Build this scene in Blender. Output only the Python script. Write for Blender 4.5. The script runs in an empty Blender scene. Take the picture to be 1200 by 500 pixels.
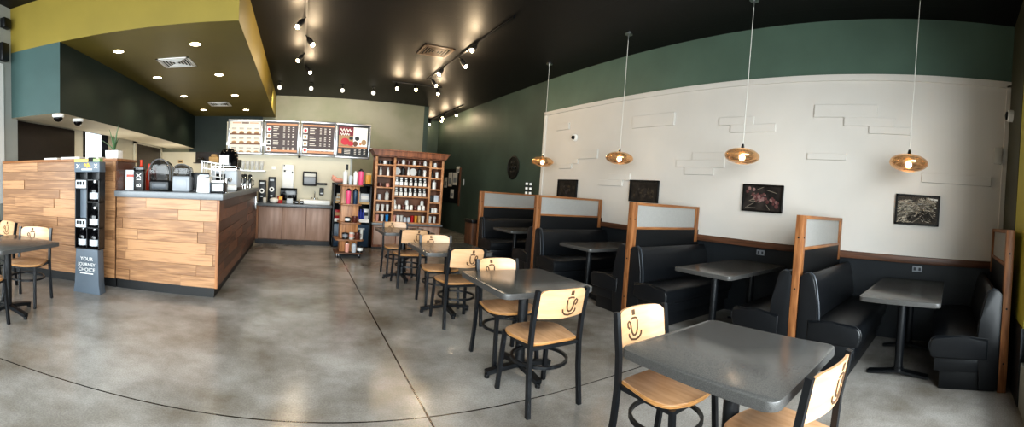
import bpy, bmesh, math, random
from mathutils import Vector, Matrix
random.seed(11)
PI = math.pi
scene = bpy.context.scene
COL = scene.collection

# ------------------------------------------------------------------ materials
def lin(h):
    h = h.lstrip('#')
    out = []
    for i in (0, 2, 4):
        c = int(h[i:i+2], 16) / 255
        out.append(c/12.92 if c <= .04045 else ((c+.055)/1.055)**2.4)
    return tuple(out)

MATS = {}
def mat(name, hexc, rough=.5, metal=0., noise=0., scale=6., hex2=None, bump=0., bscale=60., emit=0., alpha=1., trans=0., ior=1.45, stretch=None, island=0., coat=0., spec=.5, detail=4.):
    m = bpy.data.materials.new(name); m.use_nodes = True
    nt = m.node_tree; N = nt.nodes; L = nt.links
    b = N['Principled BSDF']
    c = lin(hexc)
    b.inputs['Base Color'].default_value = (*c, 1)
    b.inputs['Roughness'].default_value = rough
    b.inputs['Metallic'].default_value = metal
    b.inputs['Specular IOR Level'].default_value = spec
    b.inputs['IOR'].default_value = ior
    b.inputs['Alpha'].default_value = alpha
    b.inputs['Transmission Weight'].default_value = trans
    b.inputs['Coat Weight'].default_value = coat
    b.inputs['Coat Roughness'].default_value = .15
    if emit:
        b.inputs['Emission Color'].default_value = (*c, 1)
        b.inputs['Emission Strength'].default_value = emit
    tc = N.new('ShaderNodeTexCoord')
    src = tc.outputs['Object']
    if stretch:
        mp = N.new('ShaderNodeMapping'); mp.inputs['Scale'].default_value = stretch
        L.new(src, mp.inputs['Vector']); src = mp.outputs['Vector']
    if noise or hex2:
        nz = N.new('ShaderNodeTexNoise'); nz.inputs['Scale'].default_value = scale; nz.inputs['Detail'].default_value = detail
        if island:
            gi = N.new('ShaderNodeNewGeometry')
            ad = N.new('ShaderNodeVectorMath'); ad.operation = 'ADD'
            sc = N.new('ShaderNodeMath'); sc.operation = 'MULTIPLY'; sc.inputs[1].default_value = 37.
            L.new(gi.outputs['Random Per Island'], sc.inputs[0]); L.new(src, ad.inputs[0]); L.new(sc.outputs[0], ad.inputs[1])
            src = ad.outputs[0]
        L.new(src, nz.inputs['Vector'])
        rp = N.new('ShaderNodeValToRGB')
        c2 = lin(hex2) if hex2 else tuple(x*(1-noise) for x in c)
        rp.color_ramp.elements[0].position = .36; rp.color_ramp.elements[1].position = .66
        rp.color_ramp.elements[0].color = (*c2, 1); rp.color_ramp.elements[1].color = (*c, 1)
        fac = nz.outputs['Fac']
        if island:
            mx = N.new('ShaderNodeMath'); mx.operation = 'MULTIPLY_ADD'; mx.inputs[1].default_value = island
            sb = N.new('ShaderNodeMath'); sb.operation = 'SUBTRACT'; sb.inputs[1].default_value = .5
            L.new(gi.outputs['Random Per Island'], sb.inputs[0])
            L.new(sb.outputs[0], mx.inputs[0]); L.new(fac, mx.inputs[2]); fac = mx.outputs[0]
        L.new(fac, rp.inputs['Fac']); L.new(rp.outputs['Color'], b.inputs['Base Color'])
        if emit: L.new(rp.outputs['Color'], b.inputs['Emission Color'])
    if bump:
        n2 = N.new('ShaderNodeTexNoise'); n2.inputs['Scale'].default_value = bscale; n2.inputs['Detail'].default_value = 3
        L.new(tc.outputs['Object'], n2.inputs['Vector'])
        bp = N.new('ShaderNodeBump'); bp.inputs['Strength'].default_value = bump; bp.inputs['Distance'].default_value = .01
        L.new(n2.outputs['Fac'], bp.inputs['Height']); L.new(bp.outputs['Normal'], b.inputs['Normal'])
    MATS[name] = m
    return m

def floor_material():
    m = bpy.data.materials.new('polished_concrete'); m.use_nodes = True
    nt = m.node_tree; N = nt.nodes; L = nt.links; b = N['Principled BSDF']
    tc = N.new('ShaderNodeTexCoord')
    n1 = N.new('ShaderNodeTexNoise'); n1.inputs['Scale'].default_value = .9; n1.inputs['Detail'].default_value = 7; n1.inputs['Roughness'].default_value = .6
    n2 = N.new('ShaderNodeTexNoise'); n2.inputs['Scale'].default_value = 90; n2.inputs['Detail'].default_value = 3
    L.new(tc.outputs['Object'], n1.inputs['Vector']); L.new(tc.outputs['Object'], n2.inputs['Vector'])
    rp = N.new('ShaderNodeValToRGB'); e = rp.color_ramp.elements
    e[0].position = .36; e[0].color = (*lin('#7a7165'), 1); e[1].position = .63; e[1].color = (*lin('#bab6b0'), 1)
    k = e.new(.48); k.color = (*lin('#97928b'), 1)
    L.new(n1.outputs['Fac'], rp.inputs['Fac'])
    mx = N.new('ShaderNodeMix'); mx.data_type = 'RGBA'; mx.blend_type = 'MULTIPLY'; mx.inputs[0].default_value = .5
    r2 = N.new('ShaderNodeValToRGB'); r2.color_ramp.elements[0].position = .38; r2.color_ramp.elements[0].color = (.62, .62, .62, 1)
    r2.color_ramp.elements[1].position = .62; r2.color_ramp.elements[1].color = (1, 1, 1, 1)
    L.new(n2.outputs['Fac'], r2.inputs['Fac']); L.new(rp.outputs['Color'], mx.inputs[6]); L.new(r2.outputs['Color'], mx.inputs[7])
    # saw-cut control joints
    sx = N.new('ShaderNodeSeparateXYZ'); L.new(tc.outputs['Object'], sx.inputs[0])
    last = None
    for out, pos, hw in (('X', .84, .007), ('Y', 2.355, .006), ('Y', 6.9, .006), ('X', -4.0, .006)):
        d = N.new('ShaderNodeMath'); d.operation = 'SUBTRACT'; d.inputs[1].default_value = pos; L.new(sx.outputs[out], d.inputs[0])
        a = N.new('ShaderNodeMath'); a.operation = 'ABSOLUTE'; L.new(d.outputs[0], a.inputs[0])
        l = N.new('ShaderNodeMath'); l.operation = 'LESS_THAN'; l.inputs[1].default_value = hw; L.new(a.outputs[0], l.inputs[0])
        if last is None: last = l
        else:
            s = N.new('ShaderNodeMath'); s.operation = 'MAXIMUM'; L.new(last.outputs[0], s.inputs[0]); L.new(l.outputs[0], s.inputs[1]); last = s
    mj = N.new('ShaderNodeMix'); mj.data_type = 'RGBA'; mj.inputs[7].default_value = (*lin('#1d1a18'), 1)
    L.new(last.outputs[0], mj.inputs[0]); L.new(mx.outputs[2], mj.inputs[6])
    L.new(mj.outputs[2], b.inputs['Base Color'])
    rr = N.new('ShaderNodeMapRange'); rr.inputs[3].default_value = .1; rr.inputs[4].default_value = .3
    L.new(n1.outputs['Fac'], rr.inputs[0]); L.new(rr.outputs[0], b.inputs['Roughness'])
    bp = N.new('ShaderNodeBump'); bp.inputs['Strength'].default_value = .06; bp.inputs['Distance'].default_value = .005
    L.new(n2.outputs['Fac'], bp.inputs['Height']); L.new(bp.outputs['Normal'], b.inputs['Normal'])
    MATS['floor'] = m

def ceiling_material():
    m = mat('ceiling_black', '#0e0b0a', .55, noise=.35, scale=1.2)
    nt = m.node_tree; N = nt.nodes; L = nt.links; b = N['Principled BSDF']
    tc = N.new('ShaderNodeTexCoord')
    br = N.new('ShaderNodeTexBrick'); br.inputs['Scale'].default_value = 1; br.offset = 0
    br.inputs['Brick Width'].default_value = 1.2; br.inputs['Row Height'].default_value = 1.2; br.inputs['Mortar Size'].default_value = .012
    br.inputs['Color1'].default_value = (1, 1, 1, 1); br.inputs['Color2'].default_value = (1, 1, 1, 1); br.inputs['Mortar'].default_value = (0, 0, 0, 1)
    L.new(tc.outputs['Object'], br.inputs['Vector'])
    n2 = N.new('ShaderNodeTexNoise'); n2.inputs['Scale'].default_value = 45; n2.inputs['Detail'].default_value = 5
    L.new(tc.outputs['Object'], n2.inputs['Vector'])
    ad = N.new('ShaderNodeMath'); ad.operation = 'MULTIPLY_ADD'; ad.inputs[1].default_value = .5
    L.new(n2.outputs['Fac'], ad.inputs[0]); L.new(br.outputs['Color'], ad.inputs[2])
    bp = N.new('ShaderNodeBump'); bp.inputs['Strength'].default_value = .25; bp.inputs['Distance'].default_value = .01
    L.new(ad.outputs[0], bp.inputs['Height']); L.new(bp.outputs['Normal'], b.inputs['Normal'])

floor_material(); ceiling_material()
mat('wall_green_lit', '#5c7164', .5, noise=.16, scale=1.5, bump=.15, bscale=90)  # lit copy of the dark green wall paint
mat('wall_green_dark', '#43524a', .55, noise=.25, scale=1.2, bump=.15, bscale=90)
mat('wall_olive', '#8e8a78', .6, noise=.18, scale=.8, hex2='#76775f', bump=.1, bscale=90)
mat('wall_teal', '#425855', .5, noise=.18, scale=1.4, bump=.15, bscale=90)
mat('wall_teal_shaded', '#2b3832', .55, noise=.35, scale=.8)  # same paint as the teal front, with shade put into the colour
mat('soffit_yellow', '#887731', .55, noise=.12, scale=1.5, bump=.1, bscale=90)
mat('soffit_shaded', '#776a30', .5, noise=.2, scale=.7)  # soffit paint again, underside shade put into the colour
mat('panel_white', '#d5d0c9', .55, noise=.05, scale=1.2, bump=.05, bscale=120)
mat('wall_cream', '#d9d1bb', .6, noise=.06, scale=1.5)
mat('wall_grey', '#a9aaa4', .6, noise=.1, scale=2.)
mat('wall_front_dark', '#4b4a38', .55, noise=.1, scale=2.)
mat('wall_front_yellow', '#c2b850', .55, noise=.06, scale=2.)
mat('wainscot', '#23272b', .42, noise=.2, scale=3.)
mat('cap_wood', '#6d4a36', .4, hex2='#4c3324', noise=.3, scale=5, stretch=(3, .3, 8))
mat('dark_panel', '#2c211c', .3, noise=.3, scale=2.5, stretch=(1, 1, 3))
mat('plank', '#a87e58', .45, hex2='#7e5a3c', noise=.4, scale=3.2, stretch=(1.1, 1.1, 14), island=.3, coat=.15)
mat('plank_side_shaded', '#744b34', .42, hex2='#4c3123', noise=.4, scale=3.2, stretch=(1.1, 1.1, 14), island=.75, coat=.15)  # darker copy of the planks, side shade painted in
mat('plank_gap', '#4a2e1b', .7)
mat('toe_black', '#131415', .5)
mat('counter_grey', '#74787c', .32, noise=.25, scale=140., detail=2)
mat('table_grey', '#605e5b', .2, hex2='#4b4b4a', noise=.3, scale=260., detail=1, spec=.55)
mat('table_edge', '#545351', .35, hex2='#3c3b3a', noise=.3, scale=330., detail=1)
mat('black_metal', '#17191c', .34, spec=.5, noise=.1, scale=20)
mat('black_plastic', '#101113', .4)
mat('black_gloss', '#0b0b0d', .14)
mat('black_matte', '#0c0c0d', .7)
mat('chair_wood', '#cda27c', .38, hex2='#bb8f67', noise=.3, scale=4., stretch=(9, 1.2, 1.2), coat=.2)
mat('chair_back_wood', '#c8a17c', .4, hex2='#bd946c', noise=.25, scale=4., stretch=(1.2, 4, 9), coat=.2)
mat('chair_edge', '#c9965e', .4, hex2='#8d6238', noise=.3, scale=10., stretch=(1, 1, 40))
mat('cutout', '#4a3420', .7)
mat('vinyl', '#17191c', .3, bump=.12, bscale=260, spec=.5)
mat('vinyl_grey', '#3b4046', .35)
mat('oak', '#9c6b43', .4, hex2='#74492a', noise=.4, scale=5., stretch=(6, 6, .7))
mat('oak_rail', '#9f7048', .4, hex2='#7c5030', noise=.4, scale=5., stretch=(.7, 6, 6))
mat('frosted', '#b9b8b4', .5, noise=.08, scale=60, trans=.35, alpha=.93)
mat('partition_dark', '#101214', .5)
mat('amber_glass', '#bb9c74', .1, metal=.8, alpha=.8)
mat('bulb', '#ffe4b8', .5, emit=45.)
mat('bulb_track', '#ffdca8', .5, emit=60.)
mat('down_lens', '#fff0cf', .5, emit=14.)
mat('wash_lens', '#fbf6ea', .5, emit=1.2)
mat('steel', '#b5b7b8', .28, metal=1.)
mat('chrome', '#d4d6d8', .12, metal=1.)
mat('white_paint', '#e9e8e4', .45)
mat('white_plastic', '#efeeea', .35)
mat('offwhite', '#cfccc4', .5)
mat('grey_plastic', '#8b8f94', .4)
mat('grey_light', '#bfc4c9', .38)
mat('slate', '#5d6771', .42, noise=.12, scale=4)
mat('smoke_glass', '#24211f', .08, alpha=.72)
mat('clear_plastic', '#d9dde0', .1, alpha=.35)
mat('walnut', '#a78b7c', .45, hex2='#937767', noise=.2, scale=3., stretch=(5, 5, .6))
mat('cabinet_wood', '#8d5a3c', .4, hex2='#643a24', noise=.4, scale=4., stretch=(5, 5, .7))
mat('cabinet_edge', '#c2926b', .4, hex2='#9d6d49', noise=.3, scale=5., stretch=(2, 2, 2))
mat('cabinet_back', '#7a5039', .5, hex2='#5c3a27', noise=.3, scale=3.)
mat('tower_wood', '#c48d5e', .4, hex2='#94623a', noise=.4, scale=4., stretch=(8, 8, .7))
mat('silver_frame', '#a2a3a5', .25, metal=.7)
mat('menu_dark', '#3a2520', .4, emit=.03)
mat('menu_cream', '#d8d0c1', .4, emit=.03)
mat('menu_orange', '#c4875a', .4, emit=.03)
mat('menu_text', '#d8cfc4', .5, emit=.03)
mat('menu_brown', '#6d4630', .5, emit=.03)
mat('menu_tan', '#a8855f', .5, emit=.03)
mat('menu_red', '#c22c3c', .5, emit=.03)
mat('menu_maroon', '#7c2530', .5, emit=.03)
mat('menu_white', '#f3eee6', .5, emit=.03)
mat('gold', '#d9a441', .4)
mat('label_green', '#8fae6c', .5)
mat('label_yellow', '#e8c35c', .5)
mat('pink', '#e0567c', .35)
mat('navy', '#22394f', .35)
mat('blue', '#2f3f9a', .4)
mat('skyblue', '#2f8fd0', .4)
mat('orange_red', '#d8452a', .4)
mat('red', '#b3272c', .4)
mat('peach', '#e2a593', .7)
mat('amber', '#d99a3c', .45)
mat('ceramic_white', '#e7e4dd', .2)
mat('ceramic_brown', '#5a2f25', .3)
mat('bag_dark', '#1a1918', .45)
mat('tan', '#c4a577', .6)
mat('kraft', '#a5805a', .7)
mat('leaf', '#4c6a45', .5, noise=.3, scale=20)
mat('soil', '#2c221b', .9)
mat('paper', '#dad9d5', .7)
mat('skin_tan', '#c79a7e', .6)
mat('art_cherry', '#3a3432', .35, hex2='#141212', noise=.6, scale=9.)
mat('cherry', '#6a4444', .3, noise=.4, scale=20)
mat('cherry_pale', '#8d6f6c', .3, noise=.3, scale=20)
mat('twig', '#7d7468', .6)
mat('straw', '#d9d0c0', .6, hex2='#8d8271', noise=.5, scale=60)
mat('straw_dark', '#4a4136', .6, hex2='#1c1916', noise=.5, scale=70)
mat('vent_brown', '#6a5440', .5)
mat('frame_black', '#0e0e0f', .35)
mat('medallion', '#0a0b0b', .5)
mat('art_dark', '#2b2826', .4, hex2='#0f0e0e', noise=.6, scale=12.)
mat('dim_wood', '#6d4a33', .5, hex2='#4a3020', noise=.4, scale=4., stretch=(5, 5, .7))

# window glass: thin pane that lets daylight through
def pane_material():
    m = bpy.data.materials.new('pane_glass'); m.use_nodes = True
    nt = m.node_tree; N = nt.nodes; L = nt.links
    N.remove(N['Principled BSDF'])
    t = N.new('ShaderNodeBsdfTransparent'); t.inputs[0].default_value = (.96, .98, .98, 1)
    g = N.new('ShaderNodeBsdfGlossy'); g.inputs['Roughness'].default_value = .02
    x = N.new('ShaderNodeMixShader'); x.inputs[0].default_value = .06
    L.new(t.outputs[0], x.inputs[1]); L.new(g.outputs[0], x.inputs[2]); L.new(x.outputs[0], N['Material Output'].inputs[0])
    MATS['pane'] = m
pane_material()
M = MATS

# ------------------------------------------------------------------ mesh helpers
class MB:
    def __init__(s): s.bm = bmesh.new(); s.mi = 0
    def _set(s, faces):
        for f in faces: f.material_index = s.mi
        return s
    def quad(s, pts):
        vs = [s.bm.verts.new(p) for p in pts]; s._set([s.bm.faces.new(vs)]); return s
    def box(s, x0, x1, y0, y1, z0, z1, bev=0., seg=2, rot=None, about=None):
        r = bmesh.ops.create_cube(s.bm, size=1)
        vs = r['verts']
        c = Vector(((x0+x1)/2, (y0+y1)/2, (z0+z1)/2)); d = (x1-x0, y1-y0, z1-z0)
        for v in vs: v.co = Vector((v.co.x*d[0], v.co.y*d[1], v.co.z*d[2])) + c
        fs = set(f for v in vs for f in v.link_faces)
        if bev:
            es = list(set(e for v in vs for e in v.link_edges))
            r2 = bmesh.ops.bevel(s.bm, geom=es, offset=min(bev, min(abs(q) for q in d)*.49), segments=seg, profile=.5, affect='EDGES')
            fs = set(r2['faces']) | set(f for f in fs if f.is_valid)
            vs = list(set(v for f in fs for v in f.verts))
            fs = set(f for v in vs for f in v.link_faces)
        if rot is not None:
            a = Vector(about) if about is not None else c
            for v in vs: v.co = rot @ (v.co - a) + a
        return s._set(fs)
    def prism(s, poly, axis, a, b, bev=0., seg=2):
        """poly = 2D points; axis x: (y,z)  y: (x,z)  z: (x,y); extruded from a to b"""
        def P(p, t): return {'x': (t, p[0], p[1]), 'y': (p[0], t, p[1]), 'z': (p[0], p[1], t)}[axis]
        A = [s.bm.verts.new(P(p, a)) for p in poly]; B = [s.bm.verts.new(P(p, b)) for p in poly]
        n = len(poly); fs = []
        fs.append(s.bm.faces.new(A[::-1])); fs.append(s.bm.faces.new(B))
        for i in range(n): fs.append(s.bm.faces.new((A[i], A[(i+1) % n], B[(i+1) % n], B[i])))
        if bev:
            es = list(set(e for f in fs[:2] for e in f.edges))
            r2 = bmesh.ops.bevel(s.bm, geom=es, offset=bev, segments=seg, profile=.5, affect='EDGES')
            vs = set(v for f in r2['faces'] for v in f.verts)
            fs = set(f for v in vs for f in v.link_faces)
        return s._set(fs)
    def lathe(s, prof, c=(0, 0, 0), n=20, axis='z'):
        rings = []
        for r, z in prof:
            ring = []
            for i in range(n):
                t = 2*PI*i/n; p = Vector((r*math.cos(t), r*math.sin(t), z))
                if axis == 'x': p = Vector((p.z, p.x, p.y))
                if axis == 'y': p = Vector((p.x, p.z, p.y))
                ring.append(s.bm.verts.new(p + Vector(c)))
            rings.append(ring)
        fs = []
        for a, b in zip(rings, rings[1:]):
            for i in range(n): fs.append(s.bm.faces.new((a[i], a[(i+1) % n], b[(i+1) % n], b[i])))
        fs.append(s.bm.faces.new(rings[0][::-1])); fs.append(s.bm.faces.new(rings[-1]))
        return s._set(fs)
    def cyl(s, c, r, z0, z1, n=16, axis='z', r2=None):
        return s.lathe([(r, z0), (r2 if r2 is not None else r, z1)], c, n, axis)
    def tube(s, pts, r, n=8, w=None, h=None, closed=False, up=(0, 0, 1)):
        """round tube (r) or rectangular bar (w across, h along 'up')"""
        pts = [Vector(p) for p in pts]; rings = []; N = len(pts); upv = Vector(up)
        for i, p in enumerate(pts):
            if closed: t = pts[(i+1) % N] - pts[i-1]
            else: t = pts[min(i+1, N-1)] - pts[max(i-1, 0)]
            t.normalize()
            u = upv if abs(t.dot(upv)) < .95 else Vector((0, 1, 0)) if abs(t.y) < .9 else Vector((1, 0, 0))
            sd = t.cross(u).normalized(); uu = sd.cross(t).normalized()
            if w: offs = [(-w/2, -h/2), (w/2, -h/2), (w/2, h/2), (-w/2, h/2)]
            else: offs = [(r*math.cos(2*PI*k/n), r*math.sin(2*PI*k/n)) for k in range(n)]
            rings.append([s.bm.verts.new(p + sd*a + uu*b) for a, b in offs])
        fs = []; m = len(rings[0])
        rng = range(N) if closed else range(N-1)
        for i in rng:
            a, b = rings[i], rings[(i+1) % N]
            for k in range(m): fs.append(s.bm.faces.new((a[k], a[(k+1) % m], b[(k+1) % m], b[k])))
        if not closed: fs.append(s.bm.faces.new(rings[0][::-1])); fs.append(s.bm.faces.new(rings[-1]))
        return s._set(fs)
    def ball(s, c, r, sx=1, sy=1, sz=1, u=14, v=9):
        r_ = bmesh.ops.create_uvsphere(s.bm, u_segments=u, v_segments=v, radius=r)
        for q in r_['verts']: q.co = Vector((q.co.x*sx, q.co.y*sy, q.co.z*sz)) + Vector(c)
        return s._set(set(f for q in r_['verts'] for f in q.link_faces))
    def text(s, body, size, mtx, depth=.002):
        cu = bpy.data.curves.new('t', 'FONT'); cu.body = body; cu.size = size; cu.extrude = depth; cu.align_x = 'CENTER'; cu.resolution_u = 3
        ob = bpy.data.objects.new('t', cu)
        me = bpy.data.meshes.new_from_object(ob)
        n0 = len(s.bm.verts); nf = len(s.bm.faces)
        me.transform(mtx); s.bm.from_mesh(me); s.bm.faces.ensure_lookup_table()
        s._set(s.bm.faces[nf:])
        bpy.data.objects.remove(ob); bpy.data.curves.remove(cu); bpy.data.meshes.remove(me)
        return s
    def fl(s, on):
        if on:
            for v in s.bm.verts: v.co.y = -v.co.y
        return s
    def xf(s, mtx): s.bm.transform(mtx); return s
    def build(s, name, mats, parent=None, loc=None, smooth=True, angle=38):
        bmesh.ops.recalc_face_normals(s.bm, faces=s.bm.faces)
        me = bpy.data.meshes.new(name); s.bm.to_mesh(me); s.bm.free()
        if not isinstance(mats, (list, tuple)): mats = [mats]
        for m_ in mats: me.materials.append(M[m_] if isinstance(m_, str) else m_)
        if smooth:
            me.polygons.foreach_set('use_smooth', [True]*len(me.polygons))
            me.set_sharp_from_angle(angle=math.radians(angle))
        o = bpy.data.objects.new(name, me); COL.objects.link(o)
        if parent is not None: o.parent = parent
        if loc is not None: o.location = loc
        return o

def thing(name, label, cat, loc=(0, 0, 0), rz=0, group=None):
    o = bpy.data.objects.new(name, None); COL.objects.link(o)
    o.empty_display_size = .05
    o.location = loc; o.rotation_euler = (0, 0, rz); o['label'] = label; o['category'] = cat
    if group: o['group'] = group
    return o
def tag(o, label, cat, group=None, loc=None, rz=None):
    o['label'] = label; o['category'] = cat
    if group: o['group'] = group
    if loc is not None: o.location = loc
    if rz is not None: o.rotation_euler = (0, 0, rz)
    return o
def struct(o): o['kind'] = 'structure'; return o
KIDS = {}
def children(o): return [c for c in COL.objects if c.parent == o]
def dup(root, loc=None, rz=None, label=None, group=None):
    def cp(o, par):
        c = o.copy(); COL.objects.link(c)
        if par is not None: c.parent = par
        for ch in children(o):
            if ch != c: cp(ch, c)
        return c
    r = cp(root, None)
    if loc is not None: r.location = loc
    if rz is not None: r.rotation_euler = (0, 0, rz)
    if label: r['label'] = label
    if group: r['group'] = group
    return r
def Rx(a): return Matrix.Rotation(a, 3, 'X')
def Ry(a): return Matrix.Rotation(a, 3, 'Y')
def Rz(a): return Matrix.Rotation(a, 3, 'Z')
def rrect(x0, x1, y0, y1, r, n=5):
    out = []
    for cx, cy, a0 in ((x1-r, y0+r, -PI/2), (x1-r, y1-r, 0), (x0+r, y1-r, PI/2), (x0+r, y0+r, PI)):
        for k in range(n+1):
            t = a0 + PI/2*k/n; out.append((cx+r*math.cos(t), cy+r*math.sin(t)))
    return out
ORD = ['first', 'second', 'third', 'fourth', 'fifth', 'sixth', 'seventh', 'eighth', 'ninth', 'tenth', 'eleventh', 'twelfth']
UPRIGHT = Matrix.Rotation(PI/2, 4, 'X')           # text plane facing -y

# ------------------------------------------------------------------ the room
WX = 5.12      # right wall
HC = 3.97      # ceiling
YF = -.62      # front (window) wall
YB = 12.79     # far back wall
XL = -4.4      # left wall behind the counter
def sbox(name, m, *a, **k): return struct(MB().box(*a, **k).build(name, m))

sbox('floor', 'floor', -9, 5.4, -.8, 15.6, -.1, 0)
sbox('ceiling', 'ceiling_black', -9, 5.4, -.8, 15.6, HC, HC+.1)
sbox('wall_right', 'wall_green_dark', WX, WX+.15, -.8, 15.6, 0, HC)
sbox('trim_1', 'wall_green_lit', WX-.012, WX, YF, 7.8, 3.2, HC)            # green wall above the panel, lit tone put into its colour
# white panel with raised blocks
mb = MB(); mb.box(5.07, WX, YF, 7.77, 1.0, 3.22, bev=.006)
for y0, y1, z0, z1 in [(4.13, 5.04, 2.66, 2.86), (2.73, 3.29, 2.61, 2.72), (2.39, 3.09, 2.5, 2.61), (1.02, 1.85, 2.69, 2.85), (.79, 1.44, 2.58, 2.69), (.59, 1.11, 2.49, 2.58),
                       (3.16, 3.72, 2.11, 2.22), (3.15, 4.02, 2.0, 2.11), (3.33, 3.85, 1.89, 2.0), (1.38, 1.9, 2.14, 2.22), (-.44, .41, 1.92, 2.04),
                       (5.9, 6.48, 2.17, 2.34), (6.48, 6.8, 2.08, 2.17), (6.68, 7.12, 1.99, 2.08), (5.01, 5.55, 1.77, 1.88), (5.19, 5.81, 1.67, 1.77), (6.85, 7.3, 2.79, 2.92)]:
    mb.box(5.044, 5.0705, y0, y1, z0, z1, bev=.003, seg=1)
struct(mb.build('trim_2', 'panel_white', smooth=False))
mb = MB(); mb.box(5.045, 5.071, YF, 7.79, 3.16, 3.24, bev=.005); mb.box(5.045, 5.071, 7.7, 7.79, 1.0, 3.2, bev=.005); mb.box(5.045, 5.071, YF, YF+.06, 1.0, 3.2, bev=.005)
struct(mb.build('trim_3', 'panel_white', smooth=False))
sbox('trim_4', 'wainscot', 5.085, WX, YF, 7.8, 0, .93)
sbox('trim_5', 'cap_wood', 5.035, WX, YF, 7.8, .925, 1.01, bev=.006)
# back of the room
sbox('wall_back', 'wall_olive', -4.6, 3.8, YB, YB+.15, 0, HC)
sbox('trim_6', 'wall_teal_shaded', -3.45, -1.2, YB-.1, YB, 2.21, 3.31)  # wall piece under the soffit, its shadow painted as a darker colour
sbox('trim_7', 'wall_cream', -4.4, -1.2, YB-.06, YB, 0, 2.21)
sbox('wall_hall_left', 'wall_green_dark', 3.8, 3.95, YB, 15.4, 0, HC)
sbox('wall_hall_end', 'wall_green_dark', 3.8, WX, 15.2, 15.35, 0, HC)
sbox('wall_kitchen', 'wall_cream', -1.75, 1.19, 9.75, 9.87, 0, 2.74)
sbox('trim_8', 'wall_grey', 1.17, 1.215, 9.735, 9.885, 0, 2.1)
# left wall with the drive-through window
mb = MB(); mb.box(XL-.15, XL, 5.1, 7.72, 0, HC); mb.box(XL-.15, XL, 8.82, YB, 0, HC); mb.box(XL-.15, XL, 7.72, 8.82, 0, 1.45); mb.box(XL-.15, XL, 7.72, 8.82, 2.42, HC)
struct(mb.build('wall_left', 'wall_cream', smooth=False))
win = struct(MB().box(XL-.1, XL-.09, 7.72, 8.82, 1.45, 2.42).build('window_1', 'pane'))
mb = MB()
for a in ((7.70, 7.76, 1.45, 2.42), (8.78, 8.84, 1.45, 2.42), (7.70, 8.84, 2.37, 2.44), (7.70, 8.84, 1.42, 1.49)): mb.box(XL-.12, XL+.03, *a)
mb.build('window_frame', 'frame_black', win, smooth=False)
sbox('trim_9', 'dark_panel', XL, XL+.03, 5.15, 7.3, 1.2, 2.33)
mb = MB(); mb.box(XL, XL+.03, 10.5, 12.6, 1.0, 2.3); struct(mb.build('trim_10', 'dark_panel', smooth=False))
mb = MB()
for a in ((10.42, 10.52, .95, 2.4), (12.58, 12.66, .95, 2.4), (10.42, 12.66, 2.3, 2.4)): mb.box(XL, XL+.06, *a)
struct(mb.build('trim_11', 'wall_cream', smooth=False))
# side wall returning towards the camera at far left
mb = MB(); mb.box(-4.35, -4.2, 4.6, 5.1, 0, HC); struct(mb.build('wall_side', 'wall_grey', smooth=False))
mb = MB(); mb.box(-4.215, -4.17, 4.70, 4.885, 1.0, 3.1); struct(mb.build('trim_12', 'white_paint', smooth=False))
# far left (outside the frame) keeps the daylight plausible
sbox('wall_far_left', 'wall_grey', -9.15, -9, -.8, 5.1, 0, HC)
sbox('wall_left_return', 'wall_grey', -9, -4.2, 5.1, 5.25, 0, HC)
# soffit over the counter and the teal bulkhead
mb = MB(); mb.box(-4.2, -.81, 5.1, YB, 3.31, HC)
ob = mb.build('ceiling_soffit', ['soffit_yellow', 'soffit_shaded'], smooth=False)
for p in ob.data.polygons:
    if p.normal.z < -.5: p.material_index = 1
struct(ob)
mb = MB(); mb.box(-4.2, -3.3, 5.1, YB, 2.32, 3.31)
ob = mb.build('wall_bulkhead', ['wall_teal', 'wall_teal_shaded', 'wall_cream'], smooth=False)
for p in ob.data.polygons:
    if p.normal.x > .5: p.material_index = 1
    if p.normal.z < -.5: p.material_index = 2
struct(ob)
# front window wall (behind the camera) and its solid end at the right
mb = MB(); mb.box(4.1, 5.2, YF-.15, YF, 0, HC)
struct(mb.build('wall_front', 'wall_front_dark', smooth=False))
sbox('trim_13', 'wall_front_yellow', 3.35, 4.1, YF-.15, YF-.005, .62, HC)
sbox('trim_14', 'wainscot', 3.35, 4.1, YF-.15, YF+.01, 0, .62)
sbox('wall_front_low', 'wall_grey', -9, 3.35, YF-.15, YF, 0, .35)
sbox('wall_front_top', 'wall_front_dark', -9, 3.35, YF-.15, YF, 3.2, HC)
k = 0
for x0, x1 in ((-9, -6.1), (-6.1, -3.2), (-3.2, -.3), (-.3, 3.35)):
    k += 1
    w = struct(MB().box(x0, x1, YF-.09, YF-.08, .35, 3.2).build('window_%d' % (k+1), 'pane'))
    mb = MB()
    for a in ((x0, x0+.06, .35, 3.2), (x1-.06, x1, .35, 3.2), (x0, x1, .35, .41), (x0, x1, 3.14, 3.2)): mb.box(a[0], a[1], YF-.13, YF-.03, a[2], a[3])
    mb.build('window_frame', 'frame_black', w, smooth=False)

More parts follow.
